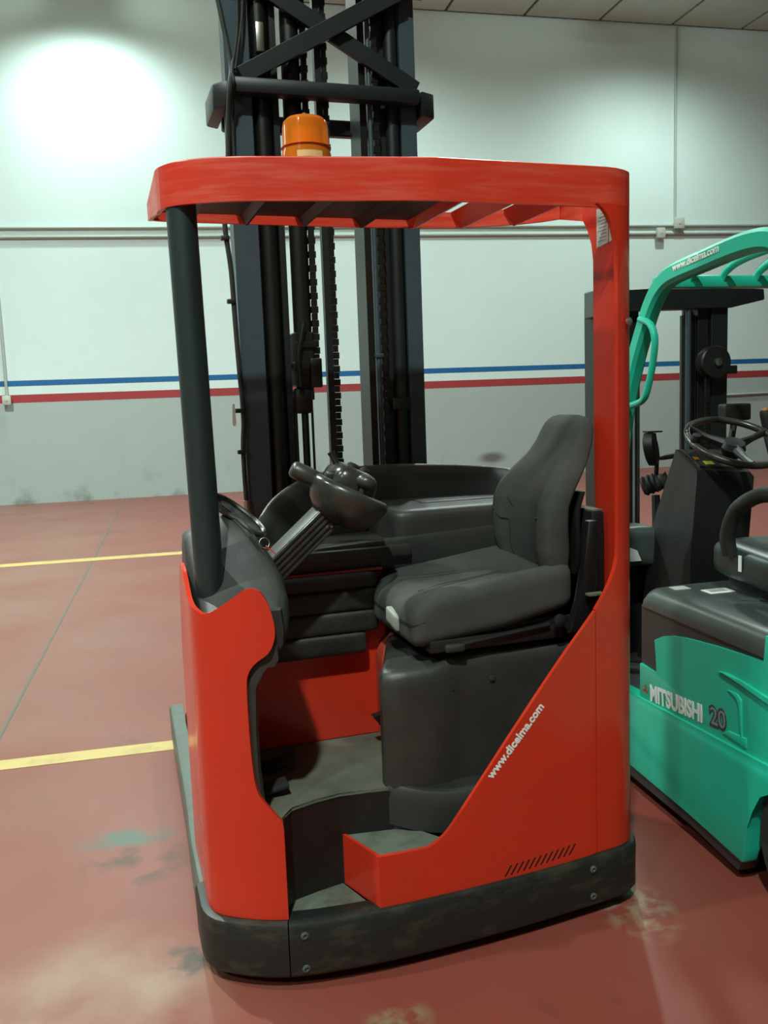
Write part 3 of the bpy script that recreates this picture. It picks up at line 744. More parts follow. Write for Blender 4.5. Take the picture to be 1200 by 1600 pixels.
# seat
seat_v, seat_u = 0.335, 0.24
def cush(p):
    x, y, z = p
    t = (x + 0.02) / 0.51                       # 0 front .. 1 back
    b = abs(y - seat_v) / 0.23
    top = max(0, (z - 0.90) / 0.075)
    z += top * (0.022 * max(0, b - 0.45) ** 1.2 * 2.2 - 0.018 * max(0, 1 - b * 1.4)) * (0.35 + 0.65 * min(1, t * 1.4))
    z += 0.055 * t - 0.006
    z -= 0.028 * max(0, 1 - t * 5) ** 2 * (1 if top > 0.3 else 0.2)      # nose rolls down
    if t > 0.55 and top <= 0: z += 0.04 * (t - 0.55)
    y = seat_v + (y - seat_v) * (1.0 + 0.03 * math.sin(t * math.pi))
    return Vector((x, y, z))
seat = obj('seat_cushion', rbox((0.235, seat_v, 0.915), (0.255, 0.23, 0.068), 0.036, 16, cush), 'fabric', T, smooth=70)
bs = [(0.985, 0.478, 0.435, 0.505, 0.195), (1.02, 0.474, 0.418, 0.510, 0.212), (1.08, 0.468, 0.402, 0.512, 0.224), (1.15, 0.466, 0.400, 0.505, 0.230), (1.21, 0.470, 0.408, 0.508, 0.229), (1.255, 0.482, 0.428, 0.53, 0.222),
      (1.29, 0.499, 0.456, 0.556, 0.208), (1.32, 0.516, 0.486, 0.580, 0.190), (1.35, 0.534, 0.516, 0.60, 0.172), (1.39, 0.554, 0.543, 0.618, 0.158), (1.43, 0.568, 0.562, 0.626, 0.148), (1.455, 0.578, 0.576, 0.624, 0.134), (1.468, 0.592, 0.592, 0.614, 0.112)]
def back_ring(z, uf, ub_, ubk, hw, n=36, shrink=1.0):
    ring = []
    for k in range(n):
        a = 2 * math.pi * k / n
        c, s_ = math.cos(a), math.sin(a)
        e = 0.42
        y = hw * math.copysign(abs(s_) ** e, s_) * shrink
        b = abs(y) / hw
        front = uf + (ub_ - uf) * min(1, max(0, (b - 0.25) / 0.5)) ** 1.3
        mid = (front + ubk) / 2; half = (ubk - front) / 2
        x = mid + half * math.copysign(abs(c) ** e, c) * shrink
        tw = R(-4)
        ring.append((x - math.sin(tw) * y * 1.0, seat_v + 0.0 + y * math.cos(tw), z))
    return ring
def lerp_bs(z):
    for i in range(1, len(bs)):
        if z <= bs[i][0]:
            t = (z - bs[i - 1][0]) / (bs[i][0] - bs[i - 1][0]); return [a + (b - a) * t for a, b in zip(bs[i - 1], bs[i])]
    return list(bs[-1])
rings = []
zs = [0.985 + i * 0.0125 for i in range(39)] + [1.468]
bsp = smooth_path(bs_v := [Vector(b[:3]) for b in bs], 1) if False else None
for z in zs: rings.append(back_ring(*lerp_bs(z)))
l_ = lerp_bs(1.468); rings.append(back_ring(1.474, *l_[1:], shrink=0.6))
rings.insert(0, back_ring(0.978, *lerp_bs(0.985)[1:], shrink=0.75))
back = obj('seat_backrest', loft(rings), 'fabric', T, smooth=70)
def back_pt(y, z, d=0.0):
    z_, uf, ub_, ubk, hw = lerp_bs(z); b = abs(y) / hw
    front = uf + (ub_ - uf) * min(1, max(0, (b - 0.25) / 0.5)) ** 1.3
    return (front - d + math.sin(R(4)) * y, seat_v + y, z)
for y0, y1, ztop in [(-0.105, -0.175, 1.17), (-0.065, -0.12, 1.205), (-0.02, -0.035, 1.225), (0.03, 0.05, 1.225), (0.075, 0.13, 1.20), (0.115, 0.185, 1.165)]:
    pts = [back_pt(y0 * 0.9, 1.015, -0.001), back_pt(y0, 1.06, -0.001), back_pt(y0, 1.11, -0.001), back_pt(y0 * 0.93 + y1 * 0.07, 1.14, -0.001), back_pt((y0 + y1) / 2, ztop - 0.02, -0.001), back_pt(y1, ztop + 0.012, -0.001)]
    obj('backrest_seam', tube(smooth_path(pts, 4), 0.0035, 6), 'fabric_dark', back)
def cpt(x, y):
    p = cush((x, y, 0.983)); return (p[0], p[1], p[2] - 0.0015)
for k, (ya, yb, yc) in enumerate([(0.20, 0.245, 0.30), (0.25, 0.275, 0.31), (0.42, 0.395, 0.36), (0.47, 0.425, 0.37)]):
    pts = [cpt(0.05, ya), cpt(0.13, yb), cpt(0.24, (yb + yc) / 2), cpt(0.34, yc)]
    obj('cushion_seam', tube(smooth_path(pts, 5), 0.0035, 6), 'fabric_dark', seat)
obj('seat_pan', rbox((0.26, seat_v, 0.866), (0.235, 0.205, 0.024), 0.012, 4), 'black', T)
obj('seat_suspension', box(0.05, 0.52, 0.16, 0.52, 0.805, 0.848, 0.006), 'black', T)
for v in (0.125, 0.545):
    obj('seat_rail', box(0.03, 0.50, v - 0.018, v + 0.018, 0.826, 0.862, 0.004), 'black', T)
obj('seat_lever', tube([(0.10, 0.10, 0.842), (0.14, 0.10, 0.848), (0.40, 0.102, 0.872)], 0.008, 8), 'black', T)
obj('lever_grip', rbox((0.10, 0.10, 0.838), (0.03, 0.014, 0.012), 0.008, 4), 'rubber', T)
obj('backrest_bracket', prism([(0.455, 0.84), (0.535, 0.85), (0.555, 0.98), (0.555, 1.17), (0.525, 1.17), (0.51, 1.03), (0.495, 0.93)], 0.085, 0.115, XZ, 0.005), 'black', T)
obj('hinge_bolt', lathe([(0.02, 0), (0.02, 0.008), (0.012, 0.012), (0.0, 0.012)], 14, align((0.425, 0.085, 0.885), (0, -1, 0))), 'mast', T)
obj('backrest_shell', loft([[(x + 0.012, y, z) for x, y, z in [(r[0] + 0.0, r[1], r[2]) for r in back_ring(zz, (lambda q: (q[3] + 0.004))(lerp_bs(zz)), lerp_bs(zz)[3] + 0.004, lerp_bs(zz)[3] + 0.03, lerp_bs(zz)[4] * 0.86)]] for zz in (1.0, 1.05, 1.10, 1.16, 1.20, 1.25)]), 'black', T)
obj('seat_pillar', box(0.555, 0.598, 0.12, 0.50, 0.80, 1.19, 0.006), 'black', T)
obj('pillar_shelf', box(0.560, 0.597, 0.125, 0.25, 1.191, 1.196), 'mat', T)
obj('pillar_clip', box(0.505, 0.555, 0.05, 0.075, 0.955, 0.961), 'mat', T)
obj('buckle_tab', rbox((-0.022, 0.27, 0.898), (0.012, 0.040, 0.024), 0.010, 5, lambda p: Vector((p.x - (p.y - 0.27) * 0.1, p.y, p.z + (p.y - 0.27) * 0.25))), 'tab_grey', T)

# mast
def cchan(u0, u1, v0, v1, web_left, tf=0.022, tw=0.02, z0=0.10, z1=4.4):
    if web_left: P = [(u0, v0), (u1, v0), (u1, v0 + tf), (u0 + tw, v0 + tf), (u0 + tw, v1 - tf), (u1, v1 - tf), (u1, v1), (u0, v1)]
    else: P = [(u0, v0), (u1, v0), (u1, v1), (u0, v1), (u0, v1 - tf), (u1 - tw, v1 - tf), (u1 - tw, v0 + tf), (u0, v0 + tf)]
    return prism(P, z0, z1, XY, 0.002, 1)
obj('outer_upright', cchan(-0.303, -0.213, 1.10, 1.185, True), 'mast_face', T, smooth=0)
obj('outer_upright', cchan(0.345, 0.405, 1.10, 1.30, False), 'mast_face', T, smooth=0)
obj('inner_upright', cchan(-0.212, -0.138, 1.135, 1.275, True, z0=0.15), 'mast', T, smooth=0)
obj('inner_upright', cchan(0.262, 0.342, 1.135, 1.275, False, z0=0.15), 'mast', T, smooth=0)
obj('inner_rail', box(-0.135, -0.113, 1.12, 1.22, 0.2, 4.3), 'mast', T, smooth=0)
obj('inner_rail', box(0.186, 0.212, 1.11, 1.24, 0.2, 4.3), 'mast_greasy', T, smooth=0)
obj('lift_cylinder', tube([(-0.172, 1.13, 0.2), (-0.172, 1.13, 4.2)], 0.030, 16), 'mast_greasy', T)
obj('lift_cylinder', tube([(0.315, 1.125, 0.2), (0.315, 1.125, 4.2)], 0.026, 16), 'mast', T)
obj('centre_cylinder', tube([(-0.060, 1.14, 1.55), (-0.060, 1.14, 4.0)], 0.034, 18), 'mast_greasy', T)
obj('hydraulic_pipe', tube([(0.222, 1.10, 0.9), (0.222, 1.10, 4.2)], 0.009, 8), 'mast_face', T)
obj('pipe_clip', box(0.208, 0.238, 1.085, 1.115, 1.70, 1.715, 0.003), 'mast_face', T)
obj('pipe_clip', box(0.275, 0.345, 1.09, 1.11, 1.50, 1.545, 0.003), 'mast', T)
def chain(u, v, z0, z1, w=0.020):
    b = NB(); z = z0; k = 0
    while z < z1:
        ww = w if k % 2 == 0 else w * 0.72
        box(u - ww / 2, u + ww / 2, v - 0.011, v + 0.011, z, z + 0.0235, 0, 1, b); z += 0.025; k += 1
    o = obj('lift_chain', b, 'mast_greasy', T, smooth=0); return o
chain(-0.016, 1.12, 1.62, 4.0, 0.026)
chain(0.056, 1.115, 1.0, 4.2, 0.026)
chain(0.246, 1.11, 0.8, 4.2, 0.026)
obj('chain_guide', box(0.020, 0.044, 1.10, 1.13, 1.0, 4.2), 'mast', T, smooth=0)
blk = NB()
box(-0.105, -0.03, 1.09, 1.20, 1.60, 1.80, 0.006, 1, blk); box(-0.112, -0.045, 1.085, 1.15, 1.66, 1.69, 0.003, 1, blk); box(-0.10, -0.02, 1.08, 1.15, 1.74, 1.765, 0.003, 1, blk)
tube([(-0.09, 1.08, 1.6), (-0.095, 1.075, 1.72), (-0.07, 1.075, 1.83)], 0.010, 8, blk)
cb_ = obj('chain_anchor', blk, 'mast_greasy', T)
obj('valve_block', box(-0.052, -0.008, 1.07, 1.13, 1.595, 1.702, 0.004), 'black', cb_)
obj('anchor_clevis', box(-0.108, -0.040, 1.10, 1.16, 1.50, 1.595, 0.012), 'black', cb_)
for u, r_ in [(-0.104, 0.007), (-0.068, 0.014), (-0.040, 0.005)]:
    obj('tie_rod', tube([(u, 1.13, 0.6), (u, 1.13, 1.56)], r_, 8), 'mast_greasy', T)
for z, vv in [(2.64, 1.075)]:
    obj('cross_member', box(-0.292, 0.402, 1.035, 1.095, 2.612, 2.668, 0.014, 2), 'mast', T)
    obj('cross_member', box(-0.292, 0.402, 1.30, 1.34, 2.56, 2.62, 0.006, 1), 'mast', T)
    for s, u0, u1 in ((-1, -0.348, -0.300), (1, 0.408, 0.470)):
        obj('bracket', prism([(u0, 1.13), (u0, 1.33), (u1, 1.36), (u1, 1.07)] if s < 0 else [(u0, 1.05), (u0, 1.30), (u1, 1.26), (u1, 1.08)], 2.575, 2.665, XY, 0.008), 'mast', T)
obj('cross_brace', obox((-0.255, 1.055, 2.672), (0.345, 1.055, 3.005), 0.060, 0.02, (0, -1, 0), 0.002), 'mast', T, smooth=0)
obj('cross_brace', obox((0.40, 1.085, 2.675), (-0.20, 1.085, 3.005), 0.060, 0.02, (0, -1, 0), 0.002), 'mast', T, smooth=0)
for o in [c for c in T.children if c.name.startswith('cross_brace')]: pass
obj('cross_member', box(-0.34, 0.44, 1.035, 1.095, 2.99, 3.05, 0.012), 'mast', T)
# hoses and clips on the left upright
hs = smooth_path([(-0.318, 1.09, 2.95), (-0.285, 1.075, 2.72), (-0.30, 1.02, 2.63), (-0.305, 1.07, 2.52), (-0.318, 1.09, 2.30), (-0.335, 1.09, 2.18), (-0.322, 1.09, 2.02), (-0.318, 1.09, 1.85), (-0.312, 1.09, 1.65), (-0.306, 1.09, 1.50), (-0.315, 1.09, 1.35), (-0.31, 1.09, 1.0)], 5)
obj('hydraulic_hose', tube(hs, 0.009, 8), 'rubber', T)
obj('hydraulic_hose', tube(smooth_path([(-0.25, 1.075, 3.1), (-0.255, 1.07, 2.85), (-0.285, 1.05, 2.69), (-0.287, 1.02, 2.64), (-0.287, 1.08, 2.55), (-0.292, 1.09, 2.2)], 5), 0.006, 8), 'rubber', T)
obj('hydraulic_hose', tube(smooth_path([(-0.225, 1.08, 3.1), (-0.235, 1.07, 2.9), (-0.262, 1.06, 2.75), (-0.275, 1.05, 2.69)], 5), 0.005, 8), 'rubber', T)
for z, du in [(2.13, -0.335), (1.91, -0.325), (1.52, -0.318), (1.37, -0.318)]:
    obj('hose_clip', box(du - 0.018, du + 0.012, 1.075, 1.10, z - 0.008, z + 0.008, 0.003), 'mast', T)
obj('hose_fitting', lathe([(0.012, 0), (0.016, 0.004), (0.016, 0.04), (0.011, 0.045), (0.013, 0.08), (0.0, 0.085)], 12, Matrix.Translation((-0.312, 1.09, 1.11))), 'steel', T)
obj('hanging_tag', prism([(-0.345, 1.545), (-0.337, 1.545), (-0.334, 1.475), (-0.338, 1.465), (-0.345, 1.465), (-0.349, 1.475)], 1.088, 1.091, XZ), 'white', T)
obj('valve_stub', box(-0.195, -0.165, 1.06, 1.10, 2.76, 2.86, 0.006), 'steel', T)
obj('fork_carriage', box(-0.30, 0.40, 1.32, 1.37, 0.10, 0.55, 0.01), 'mast', T)
for u in (-0.20, 0.30):
    fb = NB(); box(u - 0.05, u + 0.05, 1.37, 1.41, 0.06, 0.60, 0.005, 1, fb); box(u - 0.05, u + 0.05, 1.37, 2.45, 0.05, 0.09, 0.005, 1, fb)
    obj('fork', fb, 'mast', T)
obj('mast_foot', box(-0.32, 0.42, 1.09, 1.31, 0.05, 0.16, 0.01), 'mast', T)

# bunch of keys in the lock
TM = Matrix.Translation((0.1205, 2.3448, 0)) @ Matrix.Rotation(TRUCK_YAW, 4, 'Z')
K = empty('key_ring', TM @ Vector((-0.402, 0.235, 1.150)), TRUCK_YAW, 'small key ring with red tag hanging in the dashboard lock', 'keys')
ring = [(0.014 * math.cos(a), 0.004 * math.sin(a), 0.012 + 0.014 * math.sin(a)) for a in [2 * math.pi * k / 20 for k in range(20)]]
obj('ring', tube(ring, 0.0016, 6, closed=True), 'steel', K)
obj('key', obox((-0.004, 0, 0.0), (0.004, 0.004, -0.03), 0.008, 0.002), 'steel', K)
obj('red_tag', obox((0.004, -0.004, 0.004), (0.030, -0.006, -0.022), 0.012, 0.003), 'red', K)

# ---------------------------------------------------------------- the green forklift
GY = R(13.0)
G = empty('forklift', (1.0140, 2.9096, 0), GY, 'turquoise green electric forklift with dark hood parked right of the red truck', 'forklift')
# side: lower body
low = [(0.95, 0.115), (0.42, 0.112), (0.0, 0.10), (-0.285, 0.072), (-0.303, 0.075), (-0.312, 0.12), (-0.322, 0.20), (-0.338, 0.27), (-0.375, 0.335), (-0.43, 0.37), (-0.55, 0.40), (-0.66, 0.385), (-0.76, 0.32), (-0.80, 0.22), (-0.90, 0.20), (-0.98, 0.22), (-1.0, 0.44), (-0.40, 0.437), (0.42, 0.398), (0.95, 0.372)]
obj('lower_panel', prism([(y, z) for y, z in low], -0.012, 0.045, YZ, 0.010), 'green', G)
obj('sill', prism([(0.95, 0.073), (0.0, 0.058), (-0.27, 0.035), (-0.29, 0.075), (0.0, 0.105), (0.95, 0.118)], -0.004, 0.06, YZ), 'brown_panel', G)
upg = [(0.350, 0.398), (0.350, 0.530), (0.224, 0.522), (0.235, 0.585), (0.247, 0.645), (0.19, 0.672), (0.126, 0.690), (0.05, 0.703), (-0.03, 0.712), (-0.14, 0.723), (-0.238, 0.730), (-0.375, 0.738), (-0.375, 0.82), (-0.99, 0.83), (-1.0, 0.44), (-0.40, 0.437)]
up = obj('side_panel', prism(upg, 0.0, 0.05, YZ, 0.004), 'green', G)
obj('grey_panel', prism([(0.352, 0.40), (0.352, 0.752), (-0.374, 0.745), (-0.374, 0.40)], 0.010, 0.05, YZ), 'brown_panel', G)
# pressed shapes on the side panel
pr1 = [(-0.155, 0.648), (-0.20, 0.655), (-0.28, 0.652), (-0.40, 0.640), (-0.60, 0.63), (-0.60, 0.60), (-0.40, 0.622), (-0.28, 0.640)]
obj('pressed_ridge', prism(pr1, -0.010, 0.01, YZ, 0.004), 'green', up)
pr2 = [(-0.20, 0.60), (-0.25, 0.604), (-0.272, 0.59), (-0.28, 0.47), (-0.27, 0.468), (-0.264, 0.572), (-0.25, 0.592)]
obj('pressed_edge', prism(pr2, -0.006, 0.01, YZ, 0.003), 'green', up)
obj('pressed_edge', prism([(-0.18, 0.452), (-0.30, 0.446), (-0.30, 0.478), (-0.21, 0.470)], -0.006, 0.01, YZ, 0.003), 'green', up)
obj('body_core', box(0.045, 1.05, -0.95, 0.345, 0.14, 0.75, 0.01), 'brown_panel', G)
obj('bulkhead', box(0.06, 1.04, 0.93, 0.96, 0.12, 0.82, 0.004), 'black', G)
obj('front_body', box(0.045, 1.05, 0.36, 0.95, 0.12, 0.37, 0.01), 'black', G)
obj('far_side_panel', prism([(0.95, 0.11), (-0.3, 0.08), (-0.35, 0.35), (-1.0, 0.4), (-1.0, 0.82), (-0.37, 0.74), (0.35, 0.70), (0.35, 0.39), (0.95, 0.37)], 1.05, 1.10, YZ), 'green', G)
obj('counterweight', rbox((0.55, -1.05, 0.53), (0.54, 0.14, 0.31), 0.08, 8), 'green', G)
# hood
hd = []
for y in (0.338, 0.320, 0.29, -0.374):
    d = 0.020 if y > 0.33 else (0.006 if y > 0.31 else 0.0)
    prof = [(0.004, 0.748), (0.004, 0.768), (0.010, 0.792), (0.026, 0.812), (0.050, 0.822), (0.12, 0.826), (0.55, 0.828), (0.98, 0.826), (1.05, 0.822), (1.085, 0.80), (1.096, 0.76), (1.096, 0.748)]
    hd.append([(x, y, z - (d if z > 0.76 else 0)) for x, z in prof])
obj('hood', loft(hd), 'hood', G)
for (w0, l0, sx_, sy_, m_) in [(0.075, 0.275, 0.06, 0.05, 'sticker'), (0.150, 0.190, 0.10, 0.065, 'white')]:
    la = obj('hood_label', box(w0, w0 + sx_, l0 - sy_, l0, 0.8245, 0.8275), m_, G)
    if m_ == 'white':
        for k in range(3): obj('label_text_line', box(w0 + 0.015, w0 + sx_ - 0.02, l0 - 0.015 - k * 0.014, l0 - 0.010 - k * 0.014, 0.827, 0.8283), 'dark_print', la)
obj('hood_latch', prism([(0.20, 0.03), (0.33, -0.06), (0.30, -0.075), (0.18, 0.0)], 0.826, 0.832, XY, 0.001), 'hood', G)
# lettering on the side
tang = math.atan2(0.462 - 0.423, 0.30 + 0.089)
def on_side(x, y, d):
    return (0.0 - 0.0012 - d, 0.105 - (x * math.cos(tang) - y * math.sin(tang)), 0.447 + x * math.sin(tang) + y * math.cos(tang))
def fl(f, l0, z0):
    return lambda x, y, d: (-0.0012 - d, l0 - (x * math.cos(tang) - y * math.sin(tang)), z0 + x * math.sin(tang) + y * math.cos(tang))
text_mesh('MITSUBISHI', 0.082, fl(0, 0.270, 0.412), 'maker_lettering', 'white', up, align_x='LEFT', bold=0.003, sx=0.82)
text_mesh('20', 0.088, fl(0, -0.108, 0.456), 'capacity_number', 'dark_print', up, align_x='LEFT', bold=0.006, sx=1.0)
text_mesh('20', 0.082, lambda x, y, d: fl(0, -0.110, 0.459)(x, y, d + 0.0008), 'capacity_number', 'chrome', up, align_x='LEFT', bold=0.0, sx=1.05)
lg = NB(); cl, cz = 0.306, 0.441
for a in (90, 210, 330):
    d = Vector((math.cos(R(a)), math.sin(R(a)))); n = Vector((-d.y, d.x)); s = 0.022
    P_ = [Vector((0, 0)), d * s * 0.5 * 1.0 + n * s * 0.29, d * s, d * s * 0.5 - n * s * 0.29]
    vs = [lg.verts.new((-0.0016, cl - p.x, cz + p.y)) for p in P_]; lg.faces.new(vs)
obj('three_diamond_mark', lg, 'red', up, smooth=0)
# rear wheel and front wheels
def wheel_(w, l, r, name='wheel', wd=0.09):
    o = obj(name, lathe([(r * 0.45, -wd), (r * 0.93, -wd), (r, -wd * 0.8), (r, wd * 0.8), (r * 0.93, wd), (r * 0.45, wd)], 36, Matrix.Translation((w, l, r)) @ Matrix.Rotation(R(90), 4, 'Y')), 'rubber', G)
    tr = NB()
    for k in range(36):
        a = 2 * math.pi * k / 36
        mx = Matrix.Translation((w, l, r)) @ Matrix.Rotation(a, 4, 'X') @ Matrix.Translation((0, 0, r))
        box(-wd * 0.8, wd * 0.8, -0.008, 0.008, -0.004, 0.006, 0, 1, tr, mx)
    obj('tread', tr, 'rubber', o, smooth=0)
    obj('rim', lathe([(0.0, -wd * 0.75), (r * 0.46, -wd * 0.8), (r * 0.46, wd * 0.8), (0.0, wd * 0.75)], 24, Matrix.Translation((w, l, r)) @ Matrix.Rotation(R(90), 4, 'Y')), 'sticker', o)
wheel_(0.10, -0.555, 0.215); wheel_(1.0, -0.555, 0.215)
wheel_(0.12, 1.22, 0.26); wheel_(1.0, 1.22, 0.26)
# overhead guard
gpath = [(0.76, 0.40), (0.70, 1.00), (0.605, 1.43), (0.528, 1.63), (0.455, 1.76), (0.398, 1.845), (0.335, 1.903), (0.25, 1.935), (0.067, 1.953), (-0.10, 1.968), (-0.20, 1.970), (-0.27, 1.962), (-0.34, 1.935), (-0.45, 1.86), (-0.56, 1.70), (-0.66, 1.40), (-0.78, 0.82)]
gs = smooth_path([(0, a, b) for a, b in gpath], 5)
def bar_path(pts, w, h, x):
    rings = []
    for i, p in enumerate(pts):
        a = Vector(pts[max(i - 1, 0)]); c = Vector(pts[min(i + 1, len(pts) - 1)]); t = (c - a).normalized(); n = Vector((0, -t.z, t.y))
        P_ = Vector((x, p[1], p[2])); r_ = 0.012
        sec_ = [(-w / 2 + r_, -h / 2), (w / 2 - r_, -h / 2), (w / 2, -h / 2 + r_), (w / 2, h / 2 - r_), (w / 2 - r_, h / 2), (-w / 2 + r_, h / 2), (-w / 2, h / 2 - r_), (-w / 2, -h / 2 + r_)]
        rings.append([P_ + Vector((1, 0, 0)) * s_[0] + n * s_[1] for s_ in sec_])
    return loft(rings)
gb = obj('guard_frame', bar_path(gs, 0.055, 0.066, 0.078), 'green', G, smooth=28)
obj('guard_frame', bar_path(gs, 0.055, 0.066, 1.02), 'green', G, smooth=28)
obj('guard_crossbar', box(0.10, 1.0, 0.385, 0.445, 1.905, 1.950, 0.010), 'green', G)
obj('guard_crossbar', box(0.10, 1.0, -0.50, -0.44, 1.82, 1.87, 0.010), 'green', G)
sl_p = smooth_path([(0, 0.40, 1.935), (0, 0.37, 1.962), (0, 0.28, 1.990), (0, 0.10, 2.005), (0, -0.15, 2.012), (0, -0.28, 1.99), (0, -0.40, 1.91), (0, -0.46, 1.85)], 5)
for w in (0.225, 0.36, 0.50, 0.64, 0.78, 0.91):
    obj('guard_bar', bar_path(sl_p, 0.022, 0.036, w), 'green', G, smooth=50)
tg = math.atan2(1.985 - 1.979, 0.254) 
def on_guard(x, y, d):
    l = 0.082 - x
    zc = 1.9665 - 0.0 + (1.953 - 1.968) * 0 + (0.067 - l) * 0.09 - 0.014
    return (0.078 - 0.0275 - 0.0015 - d, l, zc + y)
text_mesh('www.dicelma.com', 0.036, on_guard, 'web_address', 'white', gb, bold=0.0008)
hp = smooth_path([(0.055, 0.445, 1.80), (0.05, 0.365, 1.775), (0.05, 0.332, 1.72), (0.05, 0.345, 1.64), (0.05, 0.375, 1.56), (0.05, 0.415, 1.505), (0.06, 0.54, 1.480)], 5)
obj('grab_handle', tube(hp, 0.0125, 10), 'green', G)
# mast
def mpart(n, b, m='mast'): return obj(n, b, m, G, smooth=0)
for w0, w1 in ((0.255, 0.33), (0.845, 0.93)):
    mpart('mast_upright', cchan(w0, w1, 1.20, 1.32, w0 < 0.5, z0=0.08, z1=1.93))
for w0, w1 in ((0.335, 0.480), (0.785, 0.842)):
    mpart('inner_upright', cchan(w0, w1, 1.22, 1.36, w0 < 0.5, z0=0.08, z1=1.92), 'black')
mpart('lift_cylinder', tube([(0.755, 1.26, 0.2), (0.755, 1.26, 1.88)], 0.035, 14), 'mast_greasy')
mpart('lift_cylinder', tube([(0.395, 1.26, 0.2), (0.395, 1.26, 1.88)], 0.030, 14), 'mast_greasy')
mpart('hydraulic_pipe', tube([(0.715, 1.19, 0.3), (0.715, 1.19, 1.90)], 0.012, 8), 'mast_face')
mpart('hydraulic_pipe', tube([(0.445, 1.205, 0.3), (0.445, 1.205, 1.50)], 0.006, 8), 'chrome')
mpart('hydraulic_pipe', tube([(0.470, 1.21, 0.3), (0.470, 1.21, 1.88)], 0.008, 8), 'rubber')
mpart('mast_crossbar', prism([(0.24, 1.885), (0.24, 1.985), (0.52, 1.995), (0.80, 1.998), (1.10, 1.990), (1.105, 1.940), (0.93, 1.905), (0.52, 1.90)], 1.17, 1.25, XZ, 0.006), 'mast')
mpart('crossbar_cap', box(0.225, 0.265, 1.16, 1.26, 1.87, 1.99, 0.006), 'hood')
pl = Matrix.Translation((0.822, 1.15, 1.655)) @ Matrix.Rotation(R(90), 4, 'X') 
pu = obj('chain_pulley', lathe([(0.0, -0.02), (0.03, -0.02), (0.04, -0.028), (0.062, -0.026), (0.072, -0.032), (0.076, -0.02), (0.065, 0.0), (0.076, 0.02), (0.072, 0.03), (0.0, 0.03)], 28, pl), 'black', G)
obj('pulley_bolt', lathe([(0.0, 0.03), (0.018, 0.03), (0.018, 0.045), (0.0, 0.047)], 10, pl), 'steel', pu)
b_ = NB(); z = 0.7
while z < 1.62:
    box(0.795, 0.818, 1.165, 1.185, z, z + 0.022, 0, 1, b_); z += 0.024
mpart('lift_chain', b_, 'mast_greasy')
mpart('side_bracket', box(0.93, 0.985, 1.20, 1.30, 1.60, 1.64, 0.004), 'black')
# attachment pulley block seen between the uprights
hb = obj('hose_reel', lathe([(0.0, -0.02), (0.045, -0.024), (0.058, -0.018), (0.060, 0.0), (0.058, 0.018), (0.045, 0.024), (0.0, 0.02)], 24, Matrix.Translation((0.372, 0.92, 1.285)) @ Matrix.Rotation(R(78), 4, 'Y') @ Matrix.Rotation(R(40), 4, 'X'), sx=1.25), 'mast', G)
obj('reel_plate', box(0.345, 0.415, 0.90, 0.945, 1.356, 1.363), 'mast', hb)
obj('reel_arm', tube([(0.39, 0.93, 1.35), (0.412, 0.94, 1.25), (0.405, 0.94, 1.10)], 0.010, 8), 'black', hb)
for w, z, r_ in ((0.365, 1.13, 0.045), (0.425, 1.14, 0.038)):
    obj('hose_coil', lathe([(0.0, -0.03), (r_ * 0.8, -0.032), (r_, -0.02), (r_ * 0.85, -0.008), (r_, 0.004), (r_ * 0.85, 0.014), (r_, 0.026), (0.0, 0.03)], 16, align((w, 0.92, z), (0.7, -0.5, 0.3))), 'rubber', G)
obj('lift_arm', tube([(0.36, 0.86, 1.09), (0.352, 0.84, 0.96), (0.34, 0.80, 0.84)], 0.018, 8), 'black', G)
obj('lift_arm', tube(smooth_path([(0.43, 0.88, 1.08), (0.44, 0.85, 1.0), (0.475, 0.83, 0.965), (0.48, 0.84, 0.93)], 4), 0.013, 8), 'hood', G)
obj('cross_lever', tube([(0.43, 0.95, 1.24), (0.455, 0.95, 1.243), (0.51, 0.95, 1.248)], [0.009, 0.012, 0.012], 8), 'black', G)
# front cowl, console, wheel
obj('front_cowl', rbox((0.27, 0.86, 0.885), (0.17, 0.10, 0.085), 0.035, 8, lambda p: Vector((p.x, p.y, p.z - 0.25 * max(0, p.x - 0.28)))), 'hood', G, smooth=60)
obj('cowl_label', prism([(0.16, 0.83), (0.235, 0.83), (0.215, 0.875), (0.16, 0.90)], 0.756, 0.759, XZ), 'white', G)
con = loft([[(0.27, 0.46, 0.37), (0.60, 0.46, 0.37), (0.60, 0.86, 0.37), (0.27, 0.86, 0.37)], [(0.285, 0.47, 0.90), (0.535, 0.47, 0.86), (0.56, 0.80, 0.90), (0.30, 0.80, 0.94)],
            [(0.330, 0.50, 1.20), (0.575, 0.49, 1.185), (0.60, 0.70, 1.26), (0.35, 0.70, 1.27)], [(0.335, 0.51, 1.225), (0.565, 0.50, 1.205), (0.58, 0.68, 1.285), (0.345, 0.68, 1.295)]])
cons = obj('steering_console', con, 'black', G)
obj('console_dash', prism([(0.36, 0.53), (0.55, 0.53), (0.56, 0.66), (0.36, 0.66)], 0.0, 0.006, lambda a, b, d: (a, b, 1.232 + (b - 0.53) * 0.45 - (a - 0.36) * 0.08 + d)), 'brown_panel', cons)
obj('warning_sticker', prism([(0.395, 0.54), (0.435, 0.54), (0.435, 0.565), (0.395, 0.565)], 0.007, 0.009, lambda a, b, d: (a, b, 1.232 + (b - 0.53) * 0.45 - (a - 0.36) * 0.08 + d)), 'yellow', cons)
obj('warning_sticker', prism([(0.370, 0.575), (0.390, 0.575), (0.390, 0.595), (0.370, 0.595)], 0.007, 0.009, lambda a, b, d: (a, b, 1.232 + (b - 0.53) * 0.45 - (a - 0.36) * 0.08 + d)), 'orange', cons)
wcn = Vector((0.515, 0.53, 1.325)); wnn = Vector((0.0, -0.45, 0.89)).normalized(); wm = align(wcn, wnn)
